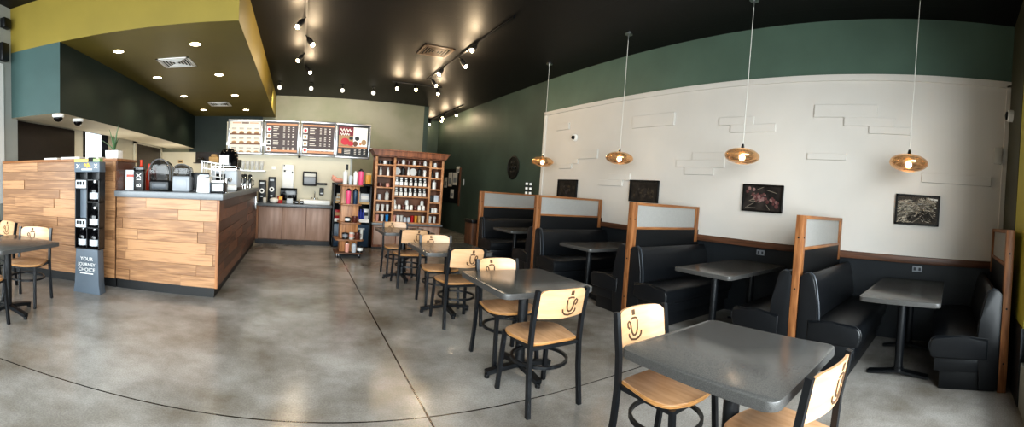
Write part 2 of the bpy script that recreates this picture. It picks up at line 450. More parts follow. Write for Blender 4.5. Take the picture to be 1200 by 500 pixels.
# ------------------------------------------------------------------ counter
def planks_x(mb, x0, x1, yf, z0, z1, course, rng):
    z = z0; n = round((z1-z0)/course); c = (z1-z0)/n
    for i in range(n):
        x = x0 - rng.uniform(0, .8)
        while x < x1:
            l = rng.uniform(.55, 1.25); a, b = max(x, x0), min(x+l, x1)
            if b-a > .01:
                d = rng.choice((0, .003, .006, .010))
                mb.box(a+.0012, b-.0012, yf-.012-d, yf+.01, z0+i*c+.001, z0+(i+1)*c-.001, bev=.001, seg=1)
            x += l
def planks_y(mb, y0, y1, xf, z0, z1, course, rng):
    n = round((z1-z0)/course); c = (z1-z0)/n
    for i in range(n):
        y = y0 - rng.uniform(0, .8)
        while y < y1:
            l = rng.uniform(.55, 1.25); a, b = max(y, y0), min(y+l, y1)
            if b-a > .01:
                d = rng.choice((0, .003, .006, .010))
                mb.box(xf-.01, xf+.012+d, a+.0012, b-.0012, z0+i*c+.001, z0+(i+1)*c-.001, bev=.001, seg=1)
            y += l
rng = random.Random(5)
t = thing('plank_bar', 'tall wooden plank clad counter section at the left with a plant on top', 'counter', (-3.15, 5.0, 0))
mb = MB(); mb.box(-.9, .93, -.28, .3, .12, 1.6); mb.build('carcass', 'plank_gap', t)
mb = MB(); planks_x(mb, -.9, .93, -.285, .12, 1.6, .125, rng); mb.build('plank_front', 'plank', t)
mb = MB(); mb.box(-.9, .955, -.31, .33, 1.6, 1.635, bev=.006); mb.build('counter_top', 'oak_rail', t)
mb = MB(); planks_y(mb, -.285, .3, .932, 1.24, 1.6, .125, rng); mb.build('plank_end', 'plank_side_shaded', t)
mb = MB(); mb.box(-.9, .93, -.26, .3, 0, .12); mb.build('toe_kick', 'toe_black', t)
t = thing('service_counter', 'lower L shaped plank clad counter below the dark grey worktop', 'counter', (-1.55, 4.7, 0))
mb = MB(); mb.box(-.66, .62, .03, .6, .12, 1.16); mb.box(-.05, .62, .6, 4.25, .12, 1.16); mb.build('carcass', 'plank_gap', t)
mb = MB(); planks_x(mb, -.66, .632, .03, .12, 1.16, .125, rng); mb.build('plank_front', 'plank', t)
mb = MB(); planks_y(mb, .02, 4.25, .62, .12, 1.16, .125, rng); mb.build('plank_side_shaded', 'plank_side_shaded', t)
mb = MB(); mb.box(.612, .645, .0, .035, .12, 1.16); mb.build('corner_post', 'oak', t)
mb = MB(); mb.box(-.66, .60, .05, .6, 0, .12); mb.box(-.05, .60, .6, 4.25, 0, .12); mb.build('toe_kick', 'toe_black', t)
mb = MB(); mb.prism([(-.66, -.05), (.69, -.05), (.69, 4.3), (-.1, 4.3), (-.1, .66), (-.66, .66)], 'z', 1.16, 1.235, bev=.006)
tag(mb.build('worktop', 'counter_grey'), 'dark grey L shaped worktop of the service counter', 'worktop', loc=(-1.55, 4.7, 0))
mb = MB(); mb.box(-.008, .03, -.05, .05, -.14, .14, bev=.01); mb.cyl((.03, 0, 0), .03, 0, .02, axis='x')
tag(mb.build('steel_handle', 'steel'), 'small brushed steel box on the far end of the counter side', 'fitting', loc=(-.904, 8.6, .93))

# ------------------------------------------------------------------ bottle display stand in front of the bar
t = thing('bottle_display', 'slim grey standing display with black bottles before the plank bar', 'display stand', (-2.41, 4.36, 0))
mb = MB(); mb.prism([(-.185, 0), (.185, 0), (.165, .12), (.15, .54), (-.15, .54), (-.165, .12)], 'y', -.05, .1, bev=.004)
base = mb.build('display_base', 'slate', t)
for i, (s_, z_) in enumerate((('YOUR', .40), ('JOURNEY', .335), ('CHOICE', .27))):
    mb = MB(); mb.text(s_, .062 if s_ != 'JOURNEY' else .055, Matrix.Translation((0, -.052, z_)) @ UPRIGHT @ Matrix.Scale(1.0, 4), .001); mb.build('lettering', 'white_paint', base)
MB().box(-.09, .09, -.053, -.049, .238, .25).build('tagline', 'white_paint', base)
mb = MB()
mb.box(-.165, .165, .07, .1, .54, 1.46)
for x in (-.165, -.006, .153): mb.box(x, x+.012, -.05, .07, .54, 1.46)
for z in (.54, .79, 1.10, 1.36): mb.box(.0, .165, -.05, .07, z, z+.012)
for z in (.54, .79, .89, 1.26, 1.36): mb.box(-.165, .0, -.05, .07, z, z+.012)
mb.build('shelf_case', 'black_plastic', t)
mb = MB(); mb.box(-.15, -.008, .055, .069, .9, 1.26); mb.build('back_board', 'slate', t)
mb = MB(); mb.box(-.17, .17, -.055, .1, 1.46, 1.58, bev=.004)
hd = mb.build('header', 'slate', t)
mb = MB(); mb.box(-.17, .02, -.056, .03, 1.58, 1.612); mb.mi = 1; mb.box(.02, .085, -.056, .03, 1.58, 1.63); mb.mi = 2; mb.box(.085, .17, -.056, .03, 1.58, 1.615)
mb.build('header_strip', ['label_yellow', 'black_matte', 'label_green'], hd)
mb = MB()
for x, z in ((-.025, 1.545), (.015, 1.55), (.005, 1.525), (.035, 1.528)): mb.ball((x, -.056, z), .016, sy=.25)
mb.build('gold_emblem', 'gold', hd)
mb = MB()
for x in (-.12, .12):
    for a in (-.7, .7): mb.box(x-.004, x+.004, -.058, -.054, 1.5, 1.56, rot=Ry(a))
mb.box(-.07, .07, -.058, -.054, 1.483, 1.497)
mb.build('header_marks', 'white_paint', hd)
for z, h in ((.80, .09), (1.27, .09)):
    mb = MB(); mb.box(-.15, -.012, -.055, -.03, z, z+h)
    mb.mi = 1
    for k in range(3): mb.box(-.14+k*.042, -.11+k*.042, -.057, -.055, z+.035, z+.078)
    mb.build('price_card', ['grey_light', 'black_matte'], t)
def bottle_root(name, label, cat, loc, group):
    r = thing(name, label, cat, loc, 0, group)
    mb = MB(); mb.lathe([(.058, 0), (.064, .008), (.065, .13), (.058, .16), (.032, .195), (.021, .215), (.021, .225)], n=18); mb.build('bottle_body', 'black_gloss', r)
    mb = MB(); mb.lathe([(.0235, .222), (.0235, .246), (.016, .25)], n=14); mb.build('cap', 'steel', r)
    mb = MB(); mb.lathe([(.0652, .03), (.0657, .03), (.0657, .105), (.0652, .105)], n=18); mb.build('bottle_label', 'grey_light', r)
    return r
bp = [(.078, .552, 'lower right'), (-.078, .552, 'lower left'), (.078, .802, 'middle right'), (.078, 1.112, 'upper right')]
b0 = None
for x, z, wh in bp:
    loc = (-2.41+x, 4.37, z); lb = 'black growler bottle with silver label in the %s cubby of the grey display' % wh
    if b0 is None: b0 = bottle_root('growler_bottle', lb, 'bottle', loc, 'growlers in the grey display')
    else: dup(b0, loc, label=lb)

# ------------------------------------------------------------------ things on the tall bar
t = thing('potted_aloe', 'spiky aloe in a square white pot on the tall plank bar', 'plant', (-2.36, 4.95, 1.635))
mb = MB(); mb.prism([(-.085, 0), (.085, 0), (.09, .11), (-.09, .11)], 'y', -.085, .085, bev=.005); mb.build('pot', 'white_plastic', t)
mb = MB(); mb.box(-.078, .078, -.075, .075, .105, .114); mb.build('soil', 'soil', t)
for k, (a, l, tilt) in enumerate([(-.4, .34, .25), (.5, .30, .15), (2.2, .26, .7), (3.3, .3, .95), (-1.2, .22, .6), (1.3, .2, .5), (4.4, .28, .35)]):
    mb = MB(); pts = [(math.cos(a)*l*math.sin(tilt)*s*(.6+.4*s), math.sin(a)*l*math.sin(tilt)*s*(.6+.4*s), .112+l*math.cos(tilt)*s) for s in (0, .25, .5, .75, 1)]
    rr = [.012, .013, .010, .007, .002]
    rings = []
    for p, r in zip(pts, rr): rings.append([mb.bm.verts.new((p[0]+r*math.cos(q*PI/3), p[1]+r*math.sin(q*PI/3), p[2])) for q in range(6)])
    for A, B in zip(rings, rings[1:]):
        for q in range(6): mb.bm.faces.new((A[q], A[(q+1) % 6], B[(q+1) % 6], B[q]))
    mb.build('leaf', 'leaf', t)
for x, w, h, lb in ((-3.3, .22, .03, 'left'), (-2.98, .30, .035, 'middle'), (-2.64, .19, .03, 'right')):
    mb = MB(); mb.box(-w/2, w/2, -.1, .1, 0, h, bev=.004)
    tag(mb.build('paper_stack', 'paper'), 'low white stack of paper on the plank bar, %s one of three' % lb, 'paper', 'paper stacks on the plank bar', loc=(x, 4.95, 1.635))

# ------------------------------------------------------------------ things on the worktop
ZW = 1.235
t = thing('card_stand', 'tall white and grey card stand with orange print at the worktop left end', 'sign', (-2.13, 4.95, ZW), rz=.25)
mb = MB(); mb.box(-.06, .06, -.012, .012, 0, .26, rot=Rx(-.08), about=(0, 0, 0)); mb.build('card', 'grey_light', t)
mb = MB(); mb.box(-.045, .045, -.016, -.012, .17, .2, rot=Rx(-.08), about=(0, 0, 0)); mb.mi = 1; mb.box(-.045, .045, -.016, -.012, .11, .15, rot=Rx(-.08), about=(0, 0, 0)); mb.build('print', ['orange_red', 'white_paint'], t)
t = thing('black_sign_block', 'upright black block with large white letters turned sideways on worktop', 'sign', (-1.99, 4.93, ZW), rz=.12)
mb = MB(); mb.box(-.065, .065, -.05, .05, 0, .245, bev=.004); mb.build('block', 'bag_dark', t)
mb = MB(); mb.box(-.065, .065, -.05, .05, .245, .305, bev=.006); mb.build('topper', 'black_gloss', t)
for ch, z in (('B', .04), ('I', .115), ('X', .165)):
    mb = MB(); mb.text(ch, .085, Matrix.Translation((.03, -.052, z)) @ UPRIGHT @ Matrix.Rotation(PI/2, 4, 'Z') @ Matrix.Translation((.025, 0, 0)), .001); mb.build('letter', 'white_paint', t)
for k, (x, y, h) in enumerate(((-2.11, 5.28, .40), (-2.0, 5.3, .35), (-1.9, 5.27, .31))):
    o = MB().lathe([(.04, 0), (.045, .01), (.045, h*.6), (.03, h*.75), (.016, h*.84), (.016, h*.95), (.02, h)], n=14).build('syrup_bottle', 'orange_red')
    tag(o, ('tallest red orange bottle behind the black sign block', 'middle red orange bottle behind the black sign block', 'shortest red orange bottle, nearest the blender')[k], 'bottle', 'red bottles behind the sign', loc=(x, y, ZW))
mb = MB(); mb.lathe([(.035, 0), (.038, .01), (.036, .12), (.02, .17), (.02, .2)], n=14); mb.mi = 1; mb.lathe([(.0385, .03), (.0385, .09)], n=14)
tag(mb.build('sauce_bottle', ['black_gloss', 'skin_tan']), 'small black bottle with tan label between sign block and blender', 'bottle', loc=(-1.82, 4.96, ZW))
def blender(loc, label, big):
    t = thing('blender', label, 'blender', loc, rz=.05)
    mb = MB(); mb.box(-.13, .13, -.15, .15, 0, .13 if big else .19, bev=.02, seg=3); mb.build('motor_base', 'black_plastic' if big else 'grey_plastic', t)
    z0 = .13 if big else .19
    mb = MB()
    mb.mi = 0; mb.box(-.09, .09, -.156, -.148, .03, z0-.03, bev=.006); mb.build('control_panel', 'vinyl_grey' if big else 'grey_plastic', t)
    h = .26 if big else .14
    prof = []
    for i in range(9):
        a = PI*i/8; prof.append((.125*math.cos(a), z0+h*.45+h*.55*math.sin(a)))
    poly = [(-.125, z0), (.125, z0)] + prof
    mb = MB(); mb.prism([(x, z) for x, z in poly], 'y', -.13, .13, bev=.012); mb.build('sound_hood', 'smoke_glass', t)
    mb = MB(); mb.prism([(-.055, z0+.001), (.055, z0+.001), (.075, z0+h*.7), (-.075, z0+h*.7)], 'y', -.065, .065, bev=.01); mb.build('jar', 'clear_plastic', t)
    mb = MB(); pts = [(.135*math.cos(PI*i/10), -.125, z0+h*.45+h*.58*math.sin(PI*i/10)) for i in range(11)]
    pts = [(.135, -.125, z0)] + pts + [(-.135, -.125, z0)]
    mb.tube(pts, 0, w=.012, h=.012, up=(0, 1, 0)); mb.build('hood_trim', 'black_plastic', t)
    return t
blender((-1.72, 5.03, ZW), 'large blender with tall rounded clear hood on a black base', True)
blender((-1.43, 5.0, ZW), 'squat blender with grey base and low black hood', False).scale = (.84, .9, 1)
mb = MB(); mb.box(-.14, .14, -.03, .03, .03, .24, bev=.01); mb.box(-.05, .05, -.05, .08, 0, .03)
tag(mb.build('register_screen', 'black_plastic'), 'black register screen seen from behind, right of the grey blender', 'screen', loc=(-1.27, 5.12, ZW), rz=.1)
t = thing('cup_box', 'white box shaped dispenser with slanted lid on the worktop corner', 'dispenser', (-1.135, 4.9, ZW))
mb = MB(); mb.prism([(-.08, 0), (.08, 0), (.07, .17), (-.07, .2)], 'y', -.07, .07, bev=.006); mb.build('box_body', 'white_plastic', t)
mb = MB(); mb.box(-.06, .06, -.05, .05, .185, .215, bev=.008); mb.build('lid', 'grey_light', t)
t = thing('napkin_dispenser', 'black napkin dispenser with white top beside the white box', 'dispenser', (-.955, 4.86, ZW))
mb = MB(); mb.box(-.085, .085, -.07, .07, 0, .13, bev=.012, seg=3); mb.build('housing', 'black_plastic', t)
mb = MB(); mb.box(-.075, .075, -.075, .06, .12, .15, bev=.01); mb.build('top_cover', 'white_plastic', t)
mb = MB(); mb.box(-.06, .06, -.074, -.068, .03, .1); mb.build('face_plate', 'steel', t)
mb = MB(); mb.box(-.095, -.088, -.06, .06, 0, .12); mb.build('side_label', 'navy', t)
mb = MB(); mb.cyl((0, 0, 0), .018, 0, .15, 12); mb.cyl((0, 0, 0), .02, .15, .17, 12)
tag(mb.build('shaker', 'chrome'), 'slim chrome shaker standing at the worktop corner', 'shaker', loc=(-.885, 4.98, ZW))
# white wire rack on short legs
t = thing('wire_rack', 'tilted white wire rack behind the napkin dispenser', 'rack', (-1.17, 5.5, ZW))
mb = MB()
for x in (-.13, .13):
    for y in (-.08, .08): mb.tube([(x, y, 0), (x, y, .40)], .006, 6)
for z in (.2, .29, .38):
    for y in (-.08, .08): mb.tube([(-.14, y, z+.02), (.14, y, z-.02)], .009, 6)
    for x in (-.13, -.065, 0, .065, .13): mb.tube([(x, -.08, z-x*.15), (x, .08, z-x*.15)], .006, 6)
for k in range(5):
    x = -.12+.06*k; mb.tube([(x, -.08, .20), (x, -.08, .38)], .007, 6)
mb.build('rack_frame', 'white_paint', t)
# espresso grinder group on the long arm
t = thing('espresso_machine', 'grey steel espresso machine with black drum hopper on counter arm', 'coffee machine', (-1.09, 6.2, ZW))
mb = MB(); mb.box(-.19, .19, -.25, .25, .04, .3, bev=.03, seg=3); mb.build('machine_body', 'grey_light', t)
mb = MB(); mb.box(-.2, .2, -.27, .27, 0, .05, bev=.008); mb.build('drip_tray', 'black_plastic', t)
mb = MB(); mb.box(-.17, .17, -.23, .23, .3, .315); mb.tube([(-.17, -.23, .35), (.17, -.23, .35), (.17, .23, .35), (-.17, .23, .35)], .006, 6, closed=True)
for x in (-.17, .17):
    for y in (-.23, .23): mb.tube([(x, y, .31), (x, y, .35)], .006, 6)
mb.build('cup_rail', 'chrome', t)
mb = MB(); mb.box(-.12, .02, -.262, -.25, .12, .24); mb.mi = 1; mb.cyl((.09, -.25, .16), .035, -.02, 0, 12, 'y'); mb.build('panel', ['black_gloss', 'chrome'], t)
mb = MB(); mb.lathe([(.13, .33), (.14, .34), (.14, .54), (.1, .6), (.05, .62)], c=(.02, .0, 0), n=22)
hp = mb.build('bean_hopper', 'black_gloss', t)
mb = MB(); mb.box(-.1, .04, -.142, -.128, .38, .52, bev=.004); mb.build('hopper_label', 'white_plastic', hp)
mb = MB(); mb.cyl((0, 0, 0), .045, 0, .26, 16, 'x'); mb.mi = 1; mb.cyl((.26, 0, 0), .018, 0, .002, 10, 'x')
tag(mb.build('towel_roll', ['white_plastic', 'kraft']), 'white rolled towel lying at the worktop edge', 'towel', loc=(-1.13, 5.72, ZW+.045), rz=.5)
t = thing('bean_grinder', 'black coffee grinder beyond the espresso machine on the counter arm', 'grinder', (-1.12, 7.3, ZW))
mb = MB(); mb.box(-.1, .1, -.13, .13, 0, .06, bev=.01); mb.box(-.07, .07, 0, .12, .06, .34, bev=.012); mb.build('grinder_body', 'black_plastic', t)
mb = MB(); mb.lathe([(.05, .34), (.09, .42), (.09, .5), (.085, .51)], c=(0, .02, 0)); mb.build('hopper', 'smoke_glass', t)
mb = MB(); mb.tube([(0, .02, .26), (0, -.1, .2), (0, -.1, .17)], .02, 10); mb.build('spout', 'chrome', t)
for k, (x, y) in enumerate(((-1.02, 7.75), (-1.12, 8.05), (-1.0, 8.35))):
    mb = MB(); mb.lathe([(.05, 0), (.05, .2), (.038, .22)], n=14); mb.mi = 1; mb.tube([(.045, 0, .16), (.085, 0, .15), (.085, 0, .06), (.048, 0, .05)], .008, 6); mb.mi = 2; mb.lathe([(.04, .22), (.042, .25), (.02, .27)], n=14)
    tag(mb.build('coffee_carafe', ['chrome', 'black_plastic', 'black_plastic']), '%s steel coffee carafe along the counter arm' % ('nearest', 'middle', 'farthest')[k], 'carafe', 'steel carafes on the counter arm', loc=(x, y, ZW))
# stacked clear cups on a bracket shelf of the kitchen wall
mb = MB(); mb.box(-.3, .3, -.2, 0, -.02, 0); mb.mi = 0
tag(mb.build('cup_shelf', 'steel'), 'thin steel shelf on the cream wall holding clear cups', 'shelf', loc=(-1.1, 9.75, 1.62))
for k in range(5):
    o = MB().lathe([(.03, 0), (.05, .13), (.052, .13), (.052, .2), (.05, .21)], n=14).build('cup_stack', 'clear_plastic')
    tag(o, 'stack of clear cups on the steel wall shelf, %s from left' % ORD[k], 'cup', 'clear cup stacks on the wall shelf', loc=(-1.33+.11*k, 9.64, 1.62))

# ------------------------------------------------------------------ back counter under the menus
t = thing('back_counter', 'low back counter with three walnut door panels under the menus', 'counter', (-.09, 9.12, 0))
mb = MB(); mb.box(-.85, .81, .02, .6, .1, .84); mb.build('carcass', 'dim_wood', t)
for k in range(3):
    x0 = -.78+k*.525
    mb = MB(); mb.box(x0, x0+.515, 0, .02, .12, .82, bev=.004); mb.build('door', 'walnut', t)
mb = MB(); mb.box(-.85, .81, .05, .6, 0, .1); mb.build('toe_kick', 'toe_black', t)
mb = MB(); mb.box(-.85, -.79, -.005, .02, .1, .84); mb.build('end_stile', 'oak', t)
mb = MB(); mb.box(-.88, .83, -.04, .62, .84, .9, bev=.006)
tag(mb.build('back_worktop', 'counter_grey'), 'dark grey worktop on the low back counter', 'worktop', loc=(-.09, 9.12, 0))
ZB = .9
t = thing('hand_sink', 'white rectangular hand sink with chrome tap on the back counter', 'sink', (.36, 9.46, ZB))
mb = MB(); mb.box(-.34, .34, -.2, .2, 0, .1, bev=.02, seg=3); mb.build('basin', 'white_plastic', t)
mb = MB(); mb.box(-.29, .29, -.14, .12, .098, .104); mb.build('bowl', 'offwhite', t)
mb = MB(); mb.tube([(0, .15, .1), (0, .15, .24), (0, .1, .28), (0, .03, .26)], .012, 8); mb.cyl((0, .15, 0), .025, .1, .13, 12); mb.tube([(-.06, .15, .11), (-.06, .15, .15)], .012, 8); mb.tube([(.06, .15, .11), (.06, .15, .15)], .012, 8); mb.build('tap', 'chrome', t)
def wall_thing(*a, **k): return thing(*a, **k)
t = thing('towel_dispenser', 'black and grey paper towel dispenser on the cream wall over the sink', 'dispenser', (.23, 9.755, 1.31))
mb = MB(); mb.box(-.16, .16, -.2, 0, 0, .33, bev=.02, seg=3); mb.build('housing', 'black_plastic', t)
mb = MB(); mb.box(-.13, .13, -.212, -.195, .05, .2, bev=.004); mb.mi = 1; mb.box(-.13, .13, -.212, -.195, .21, .28, bev=.004); mb.build('front_cover', ['grey_plastic', 'offwhite'], t)
mb = MB(); mb.box(-.12, .12, -.08, 0, 0, .05, bev=.006)
tag(mb.build('glove_bracket', 'black_plastic'), 'small black bracket on the wall right of the towel dispenser', 'bracket', loc=(.52, 9.755, 1.34))
t = thing('soap_dispenser', 'small black soap dispenser on the wall below the bracket', 'dispenser', (.52, 9.755, 1.1))
mb = MB(); mb.box(-.05, .05, -.09, 0, 0, .17, bev=.015); mb.build('housing', 'black_plastic', t)
mb = MB(); mb.box(-.03, .03, -.1, -.085, .03, .06); mb.build('push_bar', 'grey_light', t)
t = thing('cup_dispenser', 'tall white dispenser with notices on the cream wall', 'dispenser', (-.27, 9.755, 1.22))
mb = MB(); mb.box(-.135, .135, -.12, 0, 0, .56, bev=.02, seg=2); mb.build('housing', 'white_plastic', t)
mb = MB(); mb.box(-.125, .125, -.13, -.118, .42, .55, bev=.01); mb.box(-.11, .115, -.126, -.118, .05, .39); mb.build('notice', 'white_paint', t)
for q in ((-.1, -.06, .39, .43), (.08, .11, .36, .4), (-.11, -.08, .52, .55)): MB().box(q[0], q[1], -.134, -.12, q[2], q[3]).build('clip', 'black_matte', t)
mb = MB(); mb.box(-.19, .19, -.03, .03, .06, .34, bev=.008); mb.box(-.05, .05, -.06, .06, 0, .06)
tag(mb.build('black_monitor', ['black_gloss']), 'wide black screen below the white dispenser on the back counter', 'screen', loc=(-.24, 9.55, ZB))
def dial_machine(x, h, label, y=9.4):
    t = thing('coffee_dispenser', label, 'dispenser', (x, y, ZB))
    mb = MB(); mb.box(-.09, .09, -.1, .1, 0, .04, bev=.006); mb.box(-.085, .085, -.05, .1, .04, h, bev=.015); mb.build('tower_body', 'black_plastic', t)
    mb = MB(); mb.cyl((0, -.05, h*.52), .055, -.012, 0, 18, 'y'); mb.mi = 1; mb.cyl((0, -.062, h*.52), .03, -.004, 0, 16, 'y'); mb.build('dial', ['white_plastic', 'black_matte'], t)
    MB().box(-.045, .045, -.056, -.048, h*.84, h*.91).build('badge', 'grey_light', t); MB().box(-.025, .025, -.056, -.048, h*.24, h*.3).build('tap_label', 'grey_light', t)
    return t
dial_machine(-.62, .58, 'tall black coffee dispenser with round white dial on back counter')
t = dial_machine(-.84, .5, 'black coffee dispenser half hidden at the back counter left end')
def simple(name, label, cat, prof, m, loc, group=None, n=14):
    return tag(MB().lathe(prof, n=n).build(name, m), label, cat, group, loc=loc)
simple('white_bowl', 'round white bowl at the foot of the dial dispenser', 'bowl', [(.05, 0), (.09, .03), (.1, .08), (.09, .1), (.04, .12)], 'ceramic_white', (-.55, 9.22, ZB))
simple('small_jar', 'small pale jar left of the white bowl on back counter', 'jar', [(.035, 0), (.04, .01), (.04, .1), (.03, .12)], 'offwhite', (-.76, 9.22, ZB))
mb = MB(); mb.box(-.05, .05, -.04, .04, 0, .16, bev=.006); mb.mi = 1; mb.box(-.04, .04, -.043, -.039, .08, .15)
tag(mb.build('snack_box', ['red', 'label_yellow']), 'red and yellow snack box left of the black screen', 'box', loc=(-.42, 9.3, ZB), rz=.3)
mb = MB(); mb.box(-.07, .07, -.05, .05, 0, .12, bev=.01)
tag(mb.build('grey_canister', 'grey_light'), 'square silver canister in front of the black screen', 'canister', loc=(-.2, 9.25, ZB))
for k, x in enumerate((-.05, .06)):
    mb = MB(); mb.box(-.045, .045, -.05, .05, 0, .075, bev=.01); mb.mi = 1; mb.box(-.03, .03, -.052, -.049, .03, .05)
    tag(mb.build('tea_tin', ['black_plastic', 'grey_light']), '%s low black tin right of the silver canister' % ('left', 'right')[k], 'tin', 'black tins on the back counter', loc=(x, 9.24, ZB))
mb = MB(); mb.box(-.045, .045, -.012, 0, 0, .07, bev=.003); tag(mb.build('wall_plate', 'white_plastic'), 'white outlet plate high on the cream wall left of the dispenser', 'outlet', loc=(-.62, 9.75, 1.66))
for k, z in enumerate((1.72, 1.42)):
    mb = MB(); mb.box(-.025, .025, -.02, 0, 0, .13 if k == 0 else .17, bev=.004); tag(mb.build('wall_switch', 'black_plastic'), ('upper', 'lower')[k]+' dark switch strip near the right end of the cream wall', 'switch', loc=(1.1, 9.75, z))
# shelf of boxes in the kitchen opening far left
t = thing('kitchen_shelf', 'dark wall shelf far behind the counter below the green bulkhead', 'shelf', (-2.75, 12.72, 1.85))
mb = MB(); mb.box(-.5, .9, -.02, 0, 0, .36); mb.box(-.5, .9, -.3, -.02, 0, .025); mb.build('shelf_back', 'dark_panel', t)
for k, (x, w, h, m_) in enumerate(((-3.05, .22, .16, 'art_dark'), (-2.62, .3, .26, 'tan'), (-2.3, .16, .12, 'kraft'))):
    mb = MB(); mb.box(-w/2, w/2, -.1, .1, 0, h*.7, bev=.02); mb.box(-w*.3, w*.3, -.08, .08, h*.7, h, bev=.02)
    tag(mb.build('food_bag', m_), ('dark', 'large tan', 'small brown')[k]+' bag on the dark kitchen shelf', 'bag', 'bags on the kitchen shelf', loc=(x, 12.55, 1.875))
# notices stuck to the kitchen wall near the drive-through
for k, (x, z, w, h) in enumerate(((-3.75, 1.86, .16, .1), (-3.62, 1.62, .22, .12))):
    mb = MB(); mb.box(-w/2, w/2, -.006, 0, 0, h); mb.mi = 1; mb.box(-w*.35, w*.35, -.008, -.006, h*.3, h*.6)
    tag(mb.build('wall_notice', ['tan', 'black_matte']), ('upper', 'lower')[k]+' small notice on the far cream wall behind the counter', 'notice', loc=(x, YB-.062, z))

# ------------------------------------------------------------------ menu boards
def menu(xc, label, kind):
    W2, H2 = .405, .4
    t = thing('menu_board', label, 'menu board', (xc, 9.69, 2.39), 0, 'menu boards')
    mb = MB()
    fw = .045
    mb.box(-W2, W2, -.06, .05, H2-fw, H2, bev=.006); mb.box(-W2, W2, -.06, .05, -H2, -H2+fw, bev=.006); mb.box(-W2, -W2+fw, -.06, .05, -H2+fw, H2-fw, bev=.006); mb.box(W2-fw, W2, -.06, .05, -H2+fw, H2-fw, bev=.006)
    mb.build('board_frame', 'silver_frame', t)
    rg = random.Random(xc)
    a = W2-fw; b = H2-fw
    mb = MB()
    y = -.03
    def r(x0, x1, z0, z1, mi, d=.002): mb.mi = mi; mb.box(x0, x1, y-d, y, z0, z1)
    names = ['menu_dark', 'menu_cream', 'menu_orange', 'menu_text', 'menu_brown', 'menu_tan', 'menu_red', 'menu_maroon', 'menu_white', 'bag_dark']
    if kind == 'food':
        mb.mi = 1; mb.box(-a, a, y, .02, -b, b)
        r(-.3, -.1, b-.05, b-.03, 2); r(-.08, .08, b-.055, b-.025, 4); r(.1, .3, b-.05, b-.03, 2)
        for q in range(3):
            z = b-.31+(-.225)*q+.03
            r(-a, a, z-.03, z, 4)
            for c in range(4):
                x = -.26+c*.175
                mb.mi = 5; mb.ball((x, y-.004, z+.02), .06, sy=.1, sz=.62); mb.mi = 4; mb.ball((x, y-.006, z+.005), .055, sy=.1, sz=.3)
                for l in range(2): r(x-.055, x+.05, z+.115-.022*l, z+.125-.022*l, 3 if False else 9 if l == 0 else 5)
    elif kind in ('drink', 'drink2'):
        mb.mi = 0; mb.box(-a, a, y, .02, -b, b)
        r(-a, a, b-.07, b-.035, 2); r(-a, a, -b+.03, -b+.075, 2)
        if kind == 'drink2': r(-a, a, -b+.085, -b+.12, 8)
        for q in range(4):
            z = b-.17-.15*q
            r(-a+.01, -a+.11, z-.055, z+.055, 8, .003); mb.mi = (6, 5, 9, 4)[q] if kind == 'drink' else (6, 5, 5, 6)[q]; mb.ball((-a+.06, y-.004, z), .035, sy=.12)
        gap = {'drink': (3, 7, 11), 'drink2': (4, 8, 11)}[kind]
        for q in range(14):
            if q in gap: continue
            z = b-.115-.039*q
            r(-.2, -.2+rg.uniform(.08, .15), z-.01, z+.006, 3)
            for c in range(3):
                x = .05+c*.105; r(x-.022, x+.022, z-.01, z+.006, 3)
    else:
        mb.mi = 9; mb.box(-a, a, y, .02, -b, b)
        r(-a+.02, .0, .12, b-.04, 7); r(.0, a-.03, -.12, b-.04, 8); r(-a+.02, 0, -.12, .12, 5); r(-a+.02, a-.03, -.155, -.125, 2)
        mb.mi = 6; mb.ball((-.19, y-.004, -.02), .1, sy=.06, sz=.8); mb.ball((-.06, y-.004, -.06), .075, sy=.06, sz=.7); mb.mi = 9; mb.ball((-.05, y-.006, .06), .05, sy=.06, sz=.7); mb.ball((.09, y-.006, .06), .055, sy=.06, sz=.9); mb.mi = 4; mb.ball((.05, y-.004, -.06), .06, sy=.06)
        mb.mi = 5; mb.ball((.25, y-.004, -.02), .06, sy=.06, sz=1.1); mb.mi = 2; mb.ball((.17, y-.004, -.06), .03, sy=.06)
        mb.mi = 8
        for z0, sc in ((.24, 1), (.15, .8)):
            pts = [(-.31+.27*sc*i/16, y-.004, z0+.035*math.sin(i*1.6)*sc) for i in range(17)]
            mb.tube(pts, .011, 6)
        for q in range(4):
            z = -.19-.033*q; r(-.2, -.06, z-.008, z+.006, 3)
            for c in range(3): r(.03+c*.11, .075+c*.11, z-.008, z+.006, 3)
        r(-a+.02, -a+.1, -.29, -.18, 2)
    mb.build('menu_panel', names, t, smooth=False)
    if kind == 'promo':
        mb = MB(); mb.tube([(-.1, .055, -.2), (-.1, .06, -.2)], .01); mb = None
    return t
menu(-1.3, 'cream food menu board with rows of sandwiches, leftmost over the counter', 'food')
menu(-.45, 'dark brown drink menu board next to the cream food menu', 'drink')
menu(.39, 'dark brown drink menu board with bright orange bands, third from left', 'drink2')
menu(1.2, 'promotional menu board with red fruit picture, rightmost of the four', 'promo')
# ceiling-mounted rail that carries the boards
mb = MB(); mb.box(-1.75, 1.65, 9.735, 9.77, 2.2, 2.26); struct(mb.build('trim_15', 'steel', smooth=False))
mb = MB(); mb.lathe([(.03, 0), (.03, .03), (.02, .05)], n=12); tag(mb.build('menu_sensor', 'black_plastic'), 'tiny black sensor hanging under the gap between menu boards', 'sensor', loc=(-.03, 9.7, 1.945))

